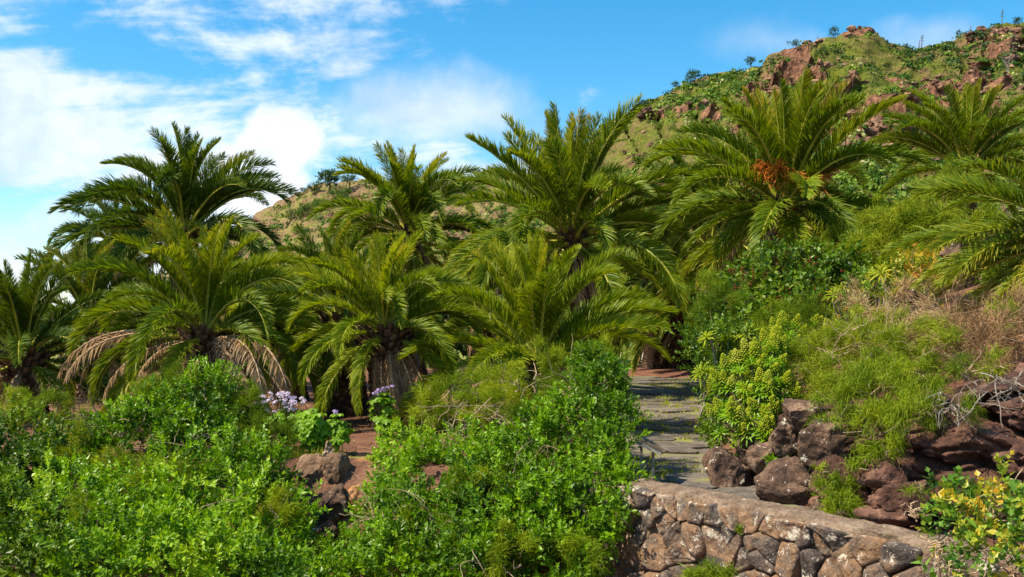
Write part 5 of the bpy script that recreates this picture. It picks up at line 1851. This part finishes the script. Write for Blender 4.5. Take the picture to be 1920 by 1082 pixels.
def person(label, px, py, Y, rz, top, low, skirt):
    b = at(px, py, Y)
    b[2] = float(zg(b[:2])[0])
    root = thing('person', label, 'person', tuple(b), 'people beyond the palms')
    root.rotation_euler = (0, 0, rz)
    J = {'pelvis': ((0, 0, .95), .13), 'waist': ((0, 0, 1.10), .115), 'chest': ((0, 0, 1.32), .135), 'neck': ((0, .01, 1.46), .052), 'head': ((0, -.01, 1.57), .085), 'crown': ((0, 0, 1.68), .075),
         'hl': ((-.10, 0, .88), .095), 'kl': ((-.11, -.03, .50), .06), 'al': ((-.11, .02, .08), .04), 'tl': ((-.12, -.14, .03), .035),
         'hr': ((.10, 0, .88), .095), 'kr': ((.11, .02, .50), .06), 'ar': ((.11, .06, .08), .04), 'tr': ((.12, -.10, .03), .035),
         'sl': ((-.19, 0, 1.38), .055), 'el': ((-.25, .02, 1.10), .042), 'wl': ((-.24, -.08, .86), .03), 'fl': ((-.23, -.12, .76), .024),
         'sr': ((.19, 0, 1.38), .055), 'er': ((.25, .02, 1.10), .042), 'wr': ((.22, -.12, .90), .03), 'fr': ((.20, -.17, .82), .024)}
    E = [('pelvis', 'waist'), ('waist', 'chest'), ('chest', 'neck'), ('neck', 'head'), ('head', 'crown'), ('pelvis', 'hl'), ('hl', 'kl'), ('kl', 'al'), ('al', 'tl'), ('pelvis', 'hr'), ('hr', 'kr'),
         ('kr', 'ar'), ('ar', 'tr'), ('chest', 'sl'), ('sl', 'el'), ('el', 'wl'), ('wl', 'fl'), ('chest', 'sr'), ('sr', 'er'), ('er', 'wr'), ('wr', 'fr')]
    ks = list(J)
    me = bpy.data.meshes.new('body')
    me.from_pydata([J[k][0] for k in ks], [(ks.index(a), ks.index(c)) for a, c in E], [])
    me.materials.append(M['skin'])
    o = link('body', me, root)
    md = o.modifiers.new('skin', 'SKIN')
    if not me.skin_vertices:
        me.skin_vertices.new()
    for i, k in enumerate(ks):
        me.skin_vertices[0].data[i].radius = (J[k][1],) * 2
    me.skin_vertices[0].data[0].use_root = True
    md.use_smooth_shade = True
    o.modifiers.new('sub', 'SUBSURF').render_levels = 2

    def lathe(name, prof, mat, fold):
        th = np.linspace(0, 2 * np.pi, 28, endpoint=False)
        V = np.concatenate([np.c_[rx * (1 + fold * (1 - k / len(prof)) * np.sin(th * 7)) * np.cos(th), .72 * rx * (1 + fold * (1 - k / len(prof)) * np.sin(th * 7)) * np.sin(th), np.full(28, z)]
                            for k, (rx, z) in enumerate(prof)])
        i = np.arange(28)
        j = (i + 1) % 28
        mb = MB()
        mb.add(V, np.concatenate([np.stack([k * 28 + i, k * 28 + j, (k + 1) * 28 + j, (k + 1) * 28 + i], 1) for k in range(len(prof) - 1)]))
        mb.build(name, M[mat], root, smooth=True)
    lathe('top', [(.20, .86), (.18, 1.08), (.205, 1.32), (.19, 1.40), (.09, 1.455)], top, 0.02)
    lathe('skirt' if skirt else 'shorts', skirt or [(.20, .52), (.20, .80), (.19, .98)], low, 0.08)
    V, Fc = ICO[2]
    mb = MB()
    H = V * np.array([.105, .115, .125]) + np.array([0, .02, 1.63])
    keep = np.array([not all((H[q, 1] < -.03) & (H[q, 2] < 1.66)) for q in Fc])
    mb.add(H, Fc[keep])
    mb.build('hair', M['hair'], root, smooth=True)


person('person in a long white dress beyond the far palms', 1215, 690, 44.0, R(15), 'white_cloth', 'white_cloth', [(.34, .12), (.30, .40), (.24, .72), (.19, .98)])
person('person in tan clothes beside the one in white', 1203, 689, 45.0, R(-30), 'tan_cloth', 'tan_cloth', [(.27, .25), (.25, .55), (.21, .80), (.19, .98)])


# ---------------------------------------------------------------- litter on the terrace
def litter():
    n = 6000
    P = np.c_[rng.uniform(-13, 3, n), rng.uniform(14.5, 33, n)]
    ok = (sdist(P, EDGE) > 0.1) & (P[:, 0] < path_x(P[:, 1])[0])
    P = P[ok]
    n = len(P)
    z = zg(P)
    mb = MB()
    oc = np.array([[1, 0, 0], [-1, 0, 0], [0, 1, 0], [0, -1, 0], [0, 0, .7], [0, 0, -.7]])
    of = np.array([[0, 2, 4], [2, 1, 4], [1, 3, 4], [3, 0, 4], [2, 0, 5], [1, 2, 5], [3, 1, 5], [0, 3, 5]])
    stamp(mb, (oc, of, np.zeros(6)), np.c_[P, z + .004], frames(rdir(n)), .012 + .03 * rng.random(n) ** 3, rng.random(n))
    tag(mb.build('gravel', M['orange_earth']), 'small clods and gravel on the brown terrace soil', 'gravel', kind='stuff')
    mb = MB()
    m = 2600
    P = np.c_[rng.uniform(-13, 2, m), rng.uniform(15, 27, m)]
    P = P[(sdist(P, EDGE) > 0.1) & (P[:, 0] < path_x(P[:, 1])[0])]
    m = len(P)
    V = np.array([[-1, -.05, 0], [-1, .05, 0], [1, .03, .08], [1, -.03, .08]])
    a = rng.uniform(0, 6.28, m)
    Mx = np.zeros((m, 3, 3))
    Mx[:, 0, 0] = Mx[:, 1, 1] = np.cos(a)
    Mx[:, 1, 0] = np.sin(a)
    Mx[:, 0, 1] = -np.sin(a)
    Mx[:, 2, 2] = 1
    stamp(mb, (V, np.array([[0, 1, 2, 3]]), np.zeros(4)), np.c_[P, zg(P) + .02], Mx, rng.uniform(.06, .2, m), rng.random(m))
    tag(mb.build('leaf_litter', M['frond_dead']), 'dry fallen palm leaflets strewn on the terrace soil', 'leaf litter', kind='stuff')
    # short grass along the terrace lip
    m = 9000
    P = np.c_[rng.uniform(-9, 0.5, m), rng.uniform(14.2, 16.4, m)]
    s = sdist(P, EDGE)
    P = P[(s > 0.05) & (s < 0.9) & (fbm(np.c_[P * .9, P[:, :1] * 0], 3, 3) > -.1)]
    m = len(P)
    z = zg(P)
    wv = unit(rng.normal(size=(m, 2))) * .008
    V = np.stack([np.c_[P - wv, z - .01], np.c_[P + wv, z - .01], np.c_[P + rng.normal(size=(m, 2)) * .05, z + rng.uniform(.05, .2, m)]], 1).reshape(-1, 3)
    mb = MB()
    mb.add(V, np.arange(3 * m).reshape(-1, 3), np.repeat(rng.uniform(.2, .9, m), 3))
    tag(mb.build('edge_grass', M['feather_yel']), 'short grass along the lip of the terrace', 'grass', kind='stuff')


litter()


# ---------------------------------------------------------------- bare twig tangles
def tangle(label, spec, n, rad, mat, seed, bias, ln):
    L = np.array(to_lobes(spec))
    r = np.random.default_rng(seed)
    b = L[:, :3].mean(0)
    root = thing('dry_twigs', label, 'twigs', tuple(b), 'bare twig tangles')
    mb = MB()
    for k in range(n):
        q = L[r.integers(0, len(L))]
        p = q[:3] + unit(r.normal(size=3)) * q[3:] * r.uniform(.2, .9) - b
        d = unit(r.normal(size=3) * .8 + np.array(bias))
        P = [p]
        l = ln * r.uniform(.5, 1.3)
        for j in range(10):
            d = unit(d + r.normal(size=3) * .2)
            P.append(P[-1] + d * l / 10)
        P = np.array(P)
        rr = rad * r.uniform(.6, 1.4) * np.linspace(1.2, .35, 11)
        V, Q = tube(P, rr, 5)
        mb.add(V, Q)
        for j in (3, 5, 7):
            if r.random() < .7:
                d2 = unit(d + r.normal(size=3) * .9)
                V, Q = tube(P[j] + d2 * np.linspace(0, 1, 5)[:, None] * l * .35 + .02 * r.normal(size=(5, 3)), rr[j] * np.linspace(.8, .3, 5), 4)
                mb.add(V, Q)
    tag(mb.build('twig', M[mat], root), kind='stuff')


tangle('pale dead twigs tangled over the centre thicket below the upright palm', [(900, 770, 15.0, 60), (1000, 740, 14.6, 70), (960, 800, 14.0, 60), (1080, 740, 14.0, 50), (860, 820, 14.2, 50)], 46, .008, 'twig', 1, (.2, -.7, .3), .8)
tangle('bleached grey twigs hanging over the lava rock at the right edge', [(1840, 725, 10.0, 44), (1890, 715, 9.6, 44), (1790, 755, 10.0, 36), (1930, 730, 9.3, 40)], 30, .006, 'twig_grey', 2, (-.2, -.7, -.45), .5)
tangle('brown twigs in the feathery growth on the slope', [(1600, 660, 13.6, 66), (1680, 640, 13.4, 60), (1730, 680, 12.4, 60), (1540, 650, 14, 50)], 26, .006, 'twig', 3, (0, -.8, .2), .7)
tangle('dead twigs along the left thicket crown', [(200, 800, 14.8, 60), (380, 830, 14.2, 70), (470, 830, 14.4, 50), (160, 920, 12.8, 60), (420, 960, 12.0, 60)], 18, .006, 'twig', 4, (.2, -.8, .3), .6)
tangle('dead twigs low in the centre thicket', [(720, 970, 13.0, 50), (850, 960, 12.0, 80), (1010, 900, 12.4, 80), (900, 1030, 11.3, 60)], 18, .006, 'twig', 5, (.3, -.8, .3), .7)
